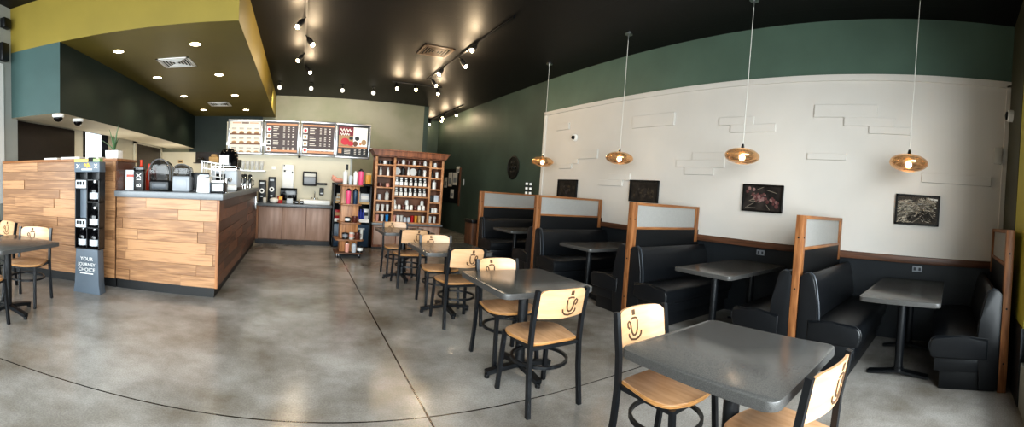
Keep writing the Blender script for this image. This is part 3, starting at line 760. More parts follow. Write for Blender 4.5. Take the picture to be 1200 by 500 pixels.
# ------------------------------------------------------------------ chilled open display case
t = thing('display_case', 'black open display case behind the wooden tower', 'display case', (1.175, 9.05, 0))
mb = MB(); mb.box(-.425, .425, .5, .55, 0, 1.4); mb.build('back_panel', 'black_matte', t)
for x in (-.425, .385): mb = MB(); mb.box(x, x+.04, 0, .5, 0, 1.4, bev=.004); mb.build('side_panel', 'black_plastic', t)
mb = MB(); mb.box(-.425, .425, 0, .55, 1.36, 1.41, bev=.005); mb.build('top_panel', 'black_plastic', t)
mb = MB(); mb.box(-.385, .385, 0, .5, .02, .52, bev=.005); mb.mi = 1; mb.box(.16, .3, -.006, 0, .40, .44); mb.build('lower_cabinet', ['navy', 'grey_light'], t)
for z in (.62, 1.0):
    mb = MB(); mb.box(-.385, .385, .03, .5, z-.02, z); sh = mb.build('shelf', 'black_plastic', t)
    mb = MB(); mb.box(-.385, .385, .01, .03, z-.06 if z < .8 else z-.035, z+.015); mb.build('price_strip', 'white_plastic' if z < .8 else 'tan', sh)
gl = 'goods in the black display case'
def goods(name, label, cat, size, m, loc, m2=None):
    w, d, h = size; mb = MB(); mb.box(-w/2, w/2, -d/2, d/2, 0, h, bev=.008)
    if m2: mb.mi = 1; mb.box(-w*.4, w*.4, -d/2-.002, -d/2+.002, h*.35, h*.7)
    return tag(mb.build(name, [m, m2] if m2 else m), label, cat, gl, loc=loc)
for k in range(4):
    simple('water_bottle', 'blue bottle on the lower case shelf right of the tower, %s from left' % ORD[k], 'bottle', [(.03, 0), (.032, .15), (.018, .19), (.018, .23)], 'blue', (1.27+.058*k, 9.16, .62), gl)
goods('snack_bag', 'black and white snack bag right of the blue bottles', 'bag', (.13, .1, .24), 'ceramic_white', (1.50, 9.2, .62), 'bag_dark')
goods('snack_pack', 'red snack pack low at the left side of the case', 'snack', (.12, .1, .2), 'red', (.86, 9.2, .62), 'tan')
goods('snack_pack', 'white snack pack beside the red one in the case', 'snack', (.12, .1, .16), 'ceramic_white', (.99, 9.2, .62), 'red')
goods('sandwich_box', 'clear white sandwich box on the upper case shelf at the left', 'box', (.2, .14, .1), 'offwhite', (.90, 9.22, 1.0), 'tan')
goods('sandwich_box', 'pale sandwich box stacked on the lower left one', 'box', (.16, .12, .08), 'offwhite', (.91, 9.22, 1.1), 'tan')
goods('milk_carton', 'white carton on the upper case shelf right of the tower', 'carton', (.1, .1, .24), 'ceramic_white', (1.30, 9.2, 1.0), 'grey_light')
goods('yogurt_pack', 'grey and white pack right of the white carton', 'pack', (.2, .14, .2), 'grey_light', (1.46, 9.22, 1.0), 'white_paint')
# things on top of the case
t = thing('plush_toy', 'pale pink plush lying on top of the display case', 'toy', (.86, 9.2, 1.41))
mb = MB(); mb.ball((0, 0, .05), .1, sx=1.3, sy=.7, sz=.5); mb.build('plush_body', 'peach', t)
mb = MB(); mb.ball((-.1, 0, .09), .06); mb.ball((-.13, 0, .15), .02); mb.build('plush_head', 'peach', t)
goods('small_white_jug', 'small white jug on top of the case right of the pink tumbler', 'jug', (.09, .09, .12), 'ceramic_white', (1.36, 9.2, 1.41), 'bag_dark')['group'] = 'top of the case'
mb = MB(); mb.box(-.06, .06, -.05, .05, 0, .24, bev=.01); mb.mi = 1; mb.box(-.063, .063, -.052, .052, .2, .245, bev=.004)
tag(mb.build('gold_bag', ['amber', 'tan']), 'tall golden coffee bag at the right end of the case top', 'bag', loc=(1.52, 9.2, 1.41), rz=.1)

# ------------------------------------------------------------------ rolling tower of drinkware
t = thing('display_tower', 'square wooden display tower on castors with tumblers and mugs', 'display tower', (.98, 8.0, 0))
mb = MB(); mb.box(-.17, .17, -.12, .17, .1, 1.36, bev=.004); mb.build('column', 'tower_wood', t)
for z, w in ((1.36, .22), (1.0, .20), (.65, .21), (.33, .27), (.08, .27)):
    mb = MB(); mb.prism(rrect(-w, w, -.3, .24, .05), 'z', z, z+.025, bev=.005); mb.build('shelf', 'oak_rail' if z > .2 else 'dim_wood', t)
for x in (-.21, .21):
    for y in (-.22, .2):
        mb = MB(); mb.cyl((x, y, .035), .035, -.014, .014, 14, 'x'); mb.mi = 1; mb.box(x-.02, x+.02, y-.008, y+.008, .04, .081); mb.build('castor', ['black_plastic', 'chrome'], t)
GT = 'drinkware on the wooden tower'
def tumbler(label, h, r, m, loc, cap=None, name='tumbler'):
    t = thing(name, label, 'tumbler', loc, 0, GT)
    mb = MB(); mb.lathe([(r*.8, 0), (r*.85, .006), (r, h*.75), (r, h*.8), (r*.92, h*.84)], n=16); mb.build('tumbler_body', m, t)
    mb = MB(); mb.lathe([(r*.93, h*.84), (r*.93, h*.9), (r*.5, h*.94), (r*.4, h)], n=16); mb.build('lid', cap or m, t)
    return t
z5, z4, z3, z2, z1 = 1.385, 1.025, .675, .355, .105
tumbler('tall white tumbler, leftmost on top of the wooden tower', .27, .048, 'ceramic_white', (.86, 7.86, z5))
tumbler('short grey tumbler on top of the tower beside the tall white one', .18, .04, 'grey_light', (.965, 7.86, z5))
tumbler('tall white tumbler on top of the tower next to the pink bottle', .26, .042, 'white_paint', (1.055, 7.86, z5))
tumbler('tall pink bottle with black cap on top of the wooden tower', .31, .052, 'pink', (1.16, 7.86, z5), 'black_plastic')
tumbler('pink bottle with black cap on the second tower shelf', .29, .05, 'pink', (.93, 7.79, z4), 'black_plastic')
tumbler('navy bottle with black cap beside the pink one on the second shelf', .29, .05, 'navy', (1.06, 7.79, z4), 'black_plastic')
def mug(label, h, r, m, loc, name='mug', band=None):
    t = thing(name, label, 'mug', loc, 0, GT)
    mb = MB(); mb.lathe([(r*.85, 0), (r, .01), (r, h), (r*.9, h), (r*.88, .02)], n=16); mb.build('mug_body', m, t)
    mb = MB(); mb.tube([(r*.95, 0, h*.8), (r*1.5, 0, h*.75), (r*1.55, 0, h*.4), (r*.95, 0, h*.22)], .008, 6); mb.build('handle', m, t)
    if band: mb = MB(); mb.lathe([(r*1.01, h*.3), (r*1.01, h*.8)], n=16); mb.build('band', band, t)
    return t
mug('black mug with white band on the third tower shelf', .1, .05, 'bag_dark', (.93, 7.79, z3), band='white_plastic')
mug('dark ribbed mug right of the white banded mug', .12, .05, 'ceramic_brown', (1.07, 7.79, z3))
mug('dark mug at the left of the fourth tower shelf', .12, .055, 'bag_dark', (.90, 7.79, z2), band='grey_plastic')
mug('copper and white mug in the middle of the fourth shelf', .13, .045, 'offwhite', (1.02, 7.78, z2), band='peach')
mug('brown mug at the right of the fourth tower shelf', .13, .05, 'ceramic_brown', (1.13, 7.79, z2))
tumbler('slim white tumbler on the far right end of the fourth shelf', .2, .03, 'offwhite', (1.22, 7.84, z2))
tumbler('frosted pink bottle on the bottom tower shelf', .2, .045, 'peach', (.95, 7.79, z1), 'chrome')
tumbler('pale grey green canister on the bottom tower shelf', .18, .05, 'grey_light', (1.08, 7.79, z1))
mug('round dark and white pot on the right of the bottom tower shelf', .12, .055, 'bag_dark', (1.2, 7.8, z1), band='white_plastic')

# ------------------------------------------------------------------ merchandise cabinet
t = thing('merchandise_cabinet', 'large wooden merchandise cabinet with crown moulding and many shelves', 'cabinet', (2.43, 9.0, 0))
X0, X1, XA, XB = -.79, .79, -.36, .47           # outer sides and the two inner uprights
mb = MB(); mb.box(X0, X1, .3, .34, .58, 2.06); mb.build('back_panel', 'cabinet_back', t)
for x in (X0, XA-.02, XB-.02, X1-.045):
    mb = MB(); mb.box(x, x+.045, .02, .3, .58, 2.06); mb.mi = 1; mb.box(x-.004, x+.049, 0, .02, .58, 2.06, bev=.003); mb.build('upright', ['cabinet_wood', 'cabinet_edge'], t)
ZL = [.6, .83, 1.08, 1.37, 1.62, 1.87]; ZC = [.6, .88, 1.19, 1.42, 1.65, 1.89]; ZR = [.6, .84, 1.08, 1.38, 1.63, 1.87]
for zs, xa, xb in ((ZL, X0+.045, XA-.02), (ZC, XA+.025, XB-.02), (ZR, XB+.025, X1-.045)):
    for z in zs:
        mb = MB(); mb.box(xa, xb, .02, .3, z-.025, z); mb.mi = 1; mb.box(xa, xb, 0, .02, z-.03, z+.003, bev=.003); mb.build('shelf', ['cabinet_wood', 'cabinet_edge'], t)
mb = MB(); mb.box(X0, X1, .0, .3, 2.03, 2.07); mb.prism([(X0-.02, 2.06), (X1+.02, 2.06), (X1+.1, 2.17), (X0-.1, 2.17)], 'y', -.08, .34); mb.box(X0-.11, X1+.11, -.1, .34, 2.165, 2.19, bev=.005); mb.box(X0-.03, X1+.03, -.03, .34, 2.05, 2.075, bev=.004); mb.build('crown_moulding', 'cabinet_wood', t)
mb = MB(); mb.box(X0, X1, .0, .42, .04, .53); mb.build('base_cabinet', 'cabinet_wood', t)
for k in range(3):
    x0 = X0+.03+k*.515; mb = MB(); mb.box(x0, x0+.49, -.02, 0, .09, .51, bev=.006); mb.build('door', 'walnut', t)
mb = MB(); mb.box(X0-.03, X1+.03, -.06, .42, .53, .575, bev=.006); mb.build('base_top', 'counter_grey', t)
mb = MB(); mb.box(X0, X1, .04, .42, 0, .04); mb.build('plinth', 'toe_black', t)
CX, CY = 2.43, 9.0
GR = 'merchandise on the cabinet shelves'
def bag_coffee(r):
    mb = MB(); mb.box(-.042, .042, -.028, .028, 0, .145, bev=.008); mb.prism([(-.042, .145), (.042, .145), (.036, .185), (-.036, .185)], 'y', -.006, .006); mb.mi = 1; mb.box(-.036, .036, -.0305, -.0275, .01, .085); mb.box(-.022, .022, -.0305, -.027, .095, .13); mb.box(-.024, .024, -.009, -.005, .145, .18)
    return mb.build('coffee_bag', ['bag_dark', 'ceramic_white'])
def proto(kind):
    mb = MB()
    if kind == 'coffee_bag': return bag_coffee(0), 'coffee bag'
    if kind == 'mug': mb.lathe([(.032, 0), (.038, .006), (.04, .085), (.035, .085), (.033, .01)], n=12); mb.tube([(.038, 0, .07), (.062, 0, .065), (.062, 0, .03), (.038, 0, .02)], .006, 6)
    if kind == 'bottle': mb.lathe([(.03, 0), (.032, .006), (.03, .12), (.014, .15), (.014, .175), (.018, .18)], n=12)
    if kind == 'tin': mb.lathe([(.04, 0), (.04, .1), (.043, .1), (.043, .125), (.03, .13)], n=14)
    if kind == 'tumbler': mb.lathe([(.03, 0), (.038, .12), (.041, .125), (.04, .145), (.02, .155)], n=14)
    if kind == 'plate': mb.lathe([(.02, -.01), (.085, -.004), (.088, .0), (.05, .004), (.02, .004)], c=(0, 0, .088), n=20, axis='y')
    if kind == 'jar': mb.lathe([(.038, 0), (.04, .006), (.04, .075), (.032, .09), (.034, .09), (.034, .105), (.02, .11)], n=14)
    if kind == 'picture': mb.box(-.07, .07, -.01, .01, 0, .16, bev=.003)
    if kind == 'canister': mb.lathe([(.045, 0), (.047, .005), (.047, .15), (.035, .165), (.012, .18), (.012, .195)], n=16)
    return mb, kind
PM = {}
def put(kind, m, x, z, label, y=.12, rz=0.):
    key = (kind, m)
    if key not in PM:
        if kind == 'coffee_bag': o = bag_coffee(0)
        else: o = proto(kind)[0].build(kind, m)
        PM[key] = o; first = o
    else:
        first = PM[key].copy(); COL.objects.link(first)
    first.location = (CX+x, CY+y, z); first.rotation_euler = (0, 0, rz)
    tag(first, label, {'coffee_bag': 'bag', 'canister': 'jar'}.get(kind, kind), GR)
COLN = {'ceramic_white': 'white', 'ceramic_brown': 'brown', 'bag_dark': 'black', 'white_paint': 'white', 'peach': 'pink', 'skyblue': 'bright blue', 'red': 'red', 'amber': 'amber', 'grey_light': 'grey', 'offwhite': 'cream', 'tan': 'tan', 'chrome': 'chrome', 'smoke_glass': 'dark glass'}
NOUN = {'coffee_bag': 'coffee bag', 'canister': 'lidded jar', 'picture': 'framed card'}
SH = ['bottom', 'second', 'third', 'fourth', 'fifth', 'top']
def row(col, xa, xb, zs, i, items):
    n = len(items); 
    for k, (kind, m) in enumerate(items):
        x = xa + (xb-xa)*(k+.5)/n
        pos = 'alone' if n == 1 else '%s from left' % ORD[k]
        cn = 'black and white' if kind == 'coffee_bag' else COLN.get(m, '')
        put(kind, m, x, zs[i]+.001+(0 if kind != 'plate' else .0), '%s %s, %s on the %s %s shelf of the cabinet' % (cn, NOUN.get(kind, kind), pos, SH[i], col), rz=random.uniform(-.15, .15) if kind not in ('plate',) else 0, y=.13 if kind != 'plate' else .2)
cw, cb, bd = 'ceramic_white', 'ceramic_brown', 'bag_dark'
L_ = (X0+.06, XA-.035); C_ = (XA+.035, XB-.03); R_ = (XB+.04, X1-.06)
row('left', *L_, ZL, 5, [('mug', bd), ('mug', cw), ('mug', bd)])
row('left', *L_, ZL, 4, [('bottle', 'offwhite'), ('bottle', cw)])
row('left', *L_, ZL, 3, [('mug', cb), ('mug', 'peach')])
row('left', *L_, ZL, 2, [('tin', 'grey_light'), ('canister', 'offwhite')])
row('left', *L_, ZL, 1, [('tumbler', cw), ('tumbler', cw), ('tumbler', cw)])
row('left', *L_, ZL, 0, [('tumbler', 'peach'), ('tumbler', cw), ('tumbler', 'skyblue')])
row('center', *C_, ZC, 5, [('mug', cb), ('jar', cw), ('mug', cb), ('jar', cw), ('mug', cb), ('jar', cw)])
row('center', *C_, ZC, 4, [('plate', cw), ('canister', bd), ('bottle', cw), ('plate', cw), ('canister', bd), ('tumbler', cw)])
row('center', *C_, ZC, 3, [('coffee_bag', 0)]*7)
row('center', *C_, ZC, 2, [('coffee_bag', 0)]*7)
row('center', *C_, ZC, 1, [('jar', cw), ('jar', cw), ('jar', cb), ('jar', cw), ('jar', cw), ('jar', cb), ('jar', cw), ('jar', cw)])
row('center', *C_, ZC, 0, [('tumbler', 'peach'), ('tumbler', cw), ('tumbler', 'offwhite'), ('jar', 'grey_light'), ('jar', 'grey_light'), ('tumbler', 'red'), ('tumbler', 'amber'), ('tumbler', 'tan'), ('tumbler', cw)])
row('right', *R_, ZR, 5, [('jar', cw)])
row('right', *R_, ZR, 4, [('bottle', bd), ('tumbler', cw)])
row('right', *R_, ZR, 3, [('canister', cw)])
row('right', *R_, ZR, 2, [('picture', bd), ('picture', 'grey_light')])
row('right', *R_, ZR, 1, [('mug', bd), ('jar', cw), ('jar', cw)])
row('right', *R_, ZR, 0, [('tumbler', cw), ('tumbler', 'offwhite')])
for k, (x, w) in enumerate(((-.3, 'left'), (-.02, 'middle'), (.0, 'middle'), (.34, 'right'))):
    if k == 2: continue
    put('jar', cw, x+(.01 if k else -.005), ZC[1]+.112, 'white jar stacked on another jar, %s stack on the second center shelf' % w)

# ------------------------------------------------------------------ chairs
def make_chair(label):
    t = thing('cafe_chair', label, 'chair', (0, 0, 0), 0, 'cafe chairs at the square tables')
    # seat: wide rounded front, narrower back
    pts = []
    for k in range(13):
        a = PI*k/12; pts.append((.215*math.cos(a)*(1), .08 + .13*math.sin(a)**.8 if 0 < k < 12 else .08))
    poly = [(.18, -.185), (.215, .02)] + [(x, y) for x, y in pts] + [(-.215, .02), (-.18, -.185), (-.12, -.2), (.12, -.2)]
    mb = MB(); mb.prism(poly, 'z', .44, .463, bev=.007, seg=2)
    ob = mb.build('seat', ['chair_wood', 'chair_edge'], t)
    for p in ob.data.polygons:
        if abs(p.normal.z) < .5: p.material_index = 1
    # legs
    for s in (-1, 1):
        mb = MB(); mb.tube([(s*.205, -.235, 0), (s*.2, -.205, .25), (s*.197, -.195, .44), (s*.197, -.205, .6), (s*.197, -.243, .815)], 0, w=.027, h=.03, up=(0, 1, 0)); mb.build('leg', 'black_metal', t)
        mb = MB(); mb.tube([(s*.2, .2, 0), (s*.185, .165, .44)], 0, w=.027, h=.027, up=(0, 1, 0)); mb.build('leg', 'black_metal', t)
    mb = MB(); mb.tube([(-.185, -.195, .428), (.185, -.195, .428), (.185, .165, .428), (-.185, .165, .428)], 0, w=.02, h=.025, closed=True); mb.build('seat_frame', 'black_metal', t)
    mb = MB(); n = 28
    mb.tube([(.193*math.cos(2*PI*k/n), -.012+.195*math.sin(2*PI*k/n), .285) for k in range(n)], 0, w=.018, h=.02, closed=True); mb.build('foot_ring', 'black_metal', t)
    # backrest: plywood panel curved in plan, rounded top corners
    mb = MB(); bm = mb.bm
    nu, nv = 14, 7
    def pos(u, v, off):
        x = (u-.5)*.375
        zb, zt = .622, .812
        edge = abs(u-.5)*2
        top = zt - .03*max(0, (edge-.72)/.28)**2.4 + .008*(1-edge**2)
        bot = zb + .006*edge
        z = bot + (top-bot)*v
        yb = -.205 - (z-.6)*.17
        y = yb - .034*(1-(edge)**2) + off
        return (x, y, z)
    G = {}
    for side, off in ((0, -.007), (1, .007)):
        for i in range(nu+1):
            for j in range(nv+1): G[side, i, j] = bm.verts.new(pos(i/nu, j/nv, off))
    for side in (0, 1):
        for i in range(nu):
            for j in range(nv): bm.faces.new((G[side, i, j], G[side, i+1, j], G[side, i+1, j+1], G[side, i, j+1]))
    for i in range(nu):
        for j in (0, nv): bm.faces.new((G[0, i, j], G[0, i+1, j], G[1, i+1, j], G[1, i, j]))
    for j in range(nv):
        for i in (0, nu): bm.faces.new((G[0, i, j], G[0, i, j+1], G[1, i, j+1], G[1, i, j]))
    bk = mb.build('backrest', ['chair_back_wood'], t, angle=50)
    # cup-shaped cut-out, dark on both faces
    mb = MB()
    strokes = [[(-.004, .23), (-.007, .19)], [(.012, .23), (.009, .19)],
               [(-.034, .163), (-.012, .17), (.012, .17), (.03, .163)],
               [(-.035, .15), (-.033, .09), (-.024, .058), (-.008, .044), (.01, .046), (.024, .068), (.032, .105), (.038, .14), (.052, .152), (.066, .14), (.064, .115), (.048, .098)],
               [(-.07, .07), (-.066, .045), (-.046, .022), (-.012, .012), (.03, .019), (.054, .042), (.057, .064)]]
    for off in (-.0085, .0085):
        for st in strokes:
            P_ = []
            for x, z in st:
                u = x*.86/.375+.5+.13; v = .05+(z)/.262
                P_.append(pos(u, v, off))
            mb.tube(P_, 0, w=.0105, h=.003, up=(0, 1, 0))
    mb.build('cup_cutout', 'cutout', bk, smooth=False)
    return t
ch0 = make_chair('wooden cafe chair with black frame on the near side of the third square table')
CH = [(1.63, 2.38, 0, 'nearest wholly visible cafe chair, its back to the camera at the middle table'),
      (1.73, 3.03, PI, 'pale wood cafe chair behind the middle square table, facing the camera'),
      (1.765, 1.33, PI, 'pale wood cafe chair behind the front square table, its back half hidden by the tabletop'),
      (1.698, .69, -.13, 'pale wood cafe chair at the near right edge, cropped by the frame'),
      (1.68, 4.08, .02, 'pale wood cafe chair with its back to the camera at the second farthest square table'),
      (1.70, 4.70, PI-.05, 'pale wood cafe chair behind the second farthest square table, facing the camera'),
      (1.60, 5.74, .0, 'pale wood cafe chair with its back to the camera at the farthest square table'),
      (1.58, 6.36, PI, 'pale wood cafe chair behind the farthest square table, before the cabinet'),
      (-2.82, 3.66, PI+.18, 'pale wood cafe chair beyond the left table, facing the camera'),
      (-2.735, 2.80, -.12, 'pale wood cafe chair at the near side of the left table, cropped by the frame'),
      (-3.62, 3.98, PI*.9, 'pale wood cafe chair at the left frame edge, only the corner of its back showing')]
for k, (x, y, rz, lb) in enumerate(CH):
    if k == 0: ch0.location = (x, y, 0); ch0.rotation_euler = (0, 0, rz); ch0['label'] = lb
    else: dup(ch0, (x, y, 0), rz, lb)
# ------------------------------------------------------------------ square tables
def make_table(label):
    t = thing('cafe_table', label, 'table', (0, 0, 0), 0, 'square cafe tables')
    mb = MB(); mb.prism(rrect(-.39, .39, -.39, .39, .05), 'z', .7, .74, bev=.004, seg=2)
    ob = mb.build('table_top', ['table_grey', 'table_edge'], t)
    for p in ob.data.polygons:
        if abs(p.normal.z) < .6: p.material_index = 1
    mb = MB(); mb.cyl((0, 0, 0), .04, .05, .69, 18); mb.build('column', 'black_metal', t)
    mb = MB(); mb.box(-.2, .2, -.2, .2, .685, .7); mb.build('mount_plate', 'black_metal', t)
    for k in range(4):
        a = PI/4+PI/2*k if False else PI/2*k
        c, s = math.cos(a), math.sin(a)
        mb = MB(); mb.tube([(c*.03, s*.03, .07), (c*.15, s*.15, .06), (c*.29, s*.29, .04)], 0, w=.05, h=.035); mb.build('base_arm', 'black_metal', t)
        mb = MB(); mb.cyl((c*.28, s*.28, 0), .02, 0, .03, 12); mb.build('glide', 'black_plastic', t)
    return t
tb0 = make_table('grey square table nearest the camera at right, cropped at the bottom')
TB = [(1.75, .945, 0, 'large grey square table in the right foreground, nearest the camera'), (1.715, 2.76, 0, 'grey square table in the middle, second nearest with two chairs'),
      (1.70, 4.43, 0, 'grey square table second farthest in the row toward the cabinet'), (1.60, 6.1, 0, 'grey square table farthest in the row, before the cabinet'),
      (-2.74, 3.24, -.22, 'grey square table at the left frame edge before the plank bar')]
for k, (x, y, rz, lb) in enumerate(TB):
    if k == 0: tb0.location = (x, y, 0); tb0['label'] = lb
    else: dup(tb0, (x, y, 0), rz, lb)

# ------------------------------------------------------------------ booths
BX0, BX1 = 3.62, 5.08
def make_partition():
    t = thing('booth_partition', 'p', 'partition', (0, 0, 0), 0, 'booth partitions')
    mb = MB(); mb.box(3.63, 3.72, -.038, .038, 0, 1.41, bev=.004); po = mb.build('post', 'oak', t)
    mb = MB()
    for z in (.25, .72, 1.2): mb.cyl((3.63, 0, z), .009, -.003, .001, 10, 'x'); mb.cyl((3.675, -.038, z), .009, -.003, .001, 10, 'y')
    mb.build('bolt', 'black_matte', po)
    mb = MB(); mb.box(4.97, 5.04, -.03, .03, .9, 1.41, bev=.003); mb.build('wall_post', 'oak', t)
    mb = MB(); mb.box(3.72, 4.97, -.025, .025, 1.375, 1.41, bev=.003); mb.build('top_rail', 'oak_rail', t)
    mb = MB(); mb.box(3.72, 4.97, -.025, .025, 1.075, 1.105, bev=.003); mb.build('middle_rail', 'oak_rail', t)
    mb = MB(); mb.box(3.72, 4.97, -.006, .006, 1.105, 1.375); mb.build('frosted_panel', 'frosted', t)
    mb = MB(); mb.box(3.72, 5.085, -.02, .02, .0, 1.075); mb.build('lower_panel', 'partition_dark', t)
    return t
p0 = make_partition()
PY = [(-.52, 'booth partition at the right frame edge against the window wall'), (1.39, 'booth partition with tall oak post nearest the camera, left of the front booth'), (3.54, 'booth partition with oak post behind the middle table'),
      (5.68, 'second farthest booth partition, third oak post from the right wall end'), (7.84, 'farthest booth partition, against the dark green wall area')]
for k, (y, lb) in enumerate(PY):
    if k == 0: p0.location = (0, y, 0); p0['label'] = lb
    else: dup(p0, (0, y, 0), 0, lb)
def make_bench(flip=False):
    """bench with its back at y=0, facing +y (or -y when flipped)"""
    t = thing('booth_bench', 'b', 'bench', (0, 0, 0), 0, 'black booth benches')
    D = .6
    seat = [(.1, .27), (D-.03, .27), (D-.005, .285), (D+.012, .34), (D+.012, .39), (D-.004, .43), (D-.04, .455), (.32, .47), (.1, .45)]
    mb = MB(); mb.prism(seat, 'x', BX0, BX1, bev=.022, seg=3); sc = mb.fl(flip).build('seat_cushion', 'vinyl', t)
    mb = MB(); mb.tube([(BX0+.012, y, z+.003) for y, z in seat[3:]], .006, 6); mb.fl(flip).build('piping', 'vinyl', sc)
    back = [(.03, .45), (.17, .45), (.19, .5), (.17, .62), (.135, .78), (.12, .84), (.085, .872), (.05, .868), (.03, .84)]
    mb = MB(); mb.prism(back, 'x', BX0+.05, BX1, bev=.016, seg=3); bk = mb.fl(flip).build('backrest', 'vinyl', t)
    side = [(.0, .02), (.16, .02), (.2, .45), (.185, .6), (.145, .8), (.12, .86), (.08, .882), (.03, .87), (.0, .84)]
    mb = MB(); mb.prism(side, 'x', BX0+.01, BX0+.06, bev=.006, seg=2); sp = mb.fl(flip).build('side_panel', 'vinyl', t)
    mb = MB(); mb.tube([(BX0+.06, y, z) for y, z in side[2:8]], .008, 6); mb.fl(flip).build('piping', 'vinyl_grey', sp)
    mb = MB(); mb.box(BX0+.02, BX1, .02, D-.04, .16, .275, bev=.006); mb.fl(flip).build('base', 'vinyl', t)
    mb = MB(); mb.box(BX0+.05, BX1, .02, D-.09, 0, .165, bev=.004); mb.fl(flip).build('toe_kick', 'vinyl', t)
    return t
be0 = make_bench(); be1 = make_bench(True)
BE = []
for k, (y, nm) in enumerate(((-.48, 'front booth'), (1.43, 'second booth'), (3.58, 'third booth'), (5.72, 'farthest booth'))):
    yn = (1.343, 3.493, 5.633, 7.793)[k]
    BE.append((y, 0, nm, 'right'))
    BE.append((yn, PI, nm, 'left'))
for k, (y, rz, nm, sd) in enumerate(BE):
    lb = 'black vinyl booth bench on the %s side of the %s' % (sd, {'front booth': 'nearest booth at the right', 'second booth': 'second booth counting from the right', 'third booth': 'third booth counting from the right', 'farthest booth': 'farthest booth by the green wall'}[nm])
    if k < 2: b = (be0, be1)[k]; b.location = (0, y, 0); b['label'] = lb
    else: b = dup(be1 if rz else be0, (0, y, 0), 0, lb)
def make_booth_table():
    t = thing('booth_table', 'b', 'table', (0, 0, 0), 0, 'grey booth tables')
    mb = MB(); mb.prism(rrect(3.58, 5.02, -.36, .36, .045), 'z', .7, .74, bev=.004)
    ob = mb.build('table_top', ['table_grey', 'table_edge'], t)
    for p in ob.data.polygons:
        if abs(p.normal.z) < .6: p.material_index = 1
    for x in (3.88, 4.75):
        mb = MB(); mb.cyl((x, 0, 0), .04, .04, .69, 18); mb.build('column', 'black_metal', t)
        mb = MB(); mb.box(x-.12, x+.12, -.2, .2, .688, .7); mb.build('mount_plate', 'black_metal', t)
        mb = MB(); mb.tube([(x, -.28, .012), (x, -.1, .035), (x, 0, .05), (x, .1, .035), (x, .28, .012)], 0, w=.09, h=.022); mb.cyl((x, 0, 0), .05, .04, .08, 16); mb.build('base_foot', 'black_metal', t)
    return t
bt0 = make_booth_table()
for k, (y, lb) in enumerate(((.41, 'grey booth table in the nearest booth at the right'), (2.42, 'grey booth table in the second booth from the right'), (4.55, 'grey booth table in the third booth from the right'), (6.7, 'grey booth table in the farthest booth, in deep shadow'))):
    if k == 0: bt0.location = (0, y, 0); bt0['label'] = lb
    else: dup(bt0, (0, y, 0), 0, lb)
# two striped shakers on top of the farthest partition
for k, x in enumerate((4.745, 4.845)):
    mb = MB()
    for j in range(5): mb.mi = j % 2; mb.cyl((0, 0, 0), .03, j*.05, j*.05+.05, 14)
    mb.mi = 1; mb.cyl((0, 0, 0), .025, .25, .262, 14)
    tag(mb.build('striped_shaker', ['white_plastic', 'black_plastic']), ('left', 'right')[k]+' black and white striped shaker standing on the farthest partition', 'shaker', 'striped shakers', loc=(x, 7.84, 1.41))
mb = MB(); mb.box(-.13, .13, -.2, .2, .04, .7, bev=.005); mb.box(-.11, .11, -.18, .18, 0, .04)
t = thing('waste_cabinet', 'small wooden waste cabinet left of the farthest booth', 'cabinet', (3.80, 8.42, 0))
mb.build('cabinet_body', 'dim_wood', t)
mb = MB(); mb.box(-.145, .145, -.21, .21, .7, .77, bev=.006); mb.build('cabinet_top', 'black_plastic', t)

# ------------------------------------------------------------------ pendants
def make_pendant():
    t = thing('pendant_lamp', 'p', 'pendant lamp', (0, 0, 0), 0, 'amber pendant lamps over the booths')
    zc = 2.065
    mb = MB(); mb.lathe([(.002, HC-.02), (.06, HC-.02), (.06, HC-.002)], n=18); mb.lathe([(.006, HC-.1), (.014, HC-.02)], n=8); mb.build('ceiling_canopy', 'steel', t)
    mb = MB(); mb.tube([(0, 0, zc+.12), (0.004, 0, 3.0), (0, 0, HC-.1)], .005, 6); mb.build('cord', 'offwhite', t)
    mb = MB(); mb.lathe([(.02, zc+.085), (.026, zc+.095), (.02, zc+.12), (.012, zc+.145)], n=12); mb.build('socket', 'chrome', t)
    prof = []
    for i in range(17):
        a = -PI/2 + PI*i/16*.965; prof.append((max(.012, .215*math.cos(a)), zc+.097*math.sin(a)))
    mb = MB()
    n = 32; rings = []
    for r, z in prof: rings.append([mb.bm.verts.new((r*math.cos(2*PI*k/n), r*math.sin(2*PI*k/n), z)) for k in range(n)])
    for A, B in zip(rings[2:], rings[3:]):
        for k in range(n): mb.bm.faces.new((A[k], A[(k+1) % n], B[(k+1) % n], B[k]))
    mb.build('shade', 'amber_glass', t, angle=80)
    mb = MB(); mb.ball((0, 0, zc-.018), .036, sz=1.1); mb.build('bulb', 'bulb', t)
    return t
pe0 = make_pendant()
PE = [(4.47, 6.85, 'amber pendant lamp over the farthest booth'), (4.42, 4.64, 'amber pendant lamp over the third booth from the right'), (4.37, 2.48, 'amber pendant lamp over the second booth from the right'), (4.5, .52, 'amber pendant lamp over the nearest booth at the right')]
for k, (x, y, lb) in enumerate(PE):
    if k == 0: pe0.location = (x, y, 0); pe0['label'] = lb
    else: dup(pe0, (x, y, 0), 0, lb)

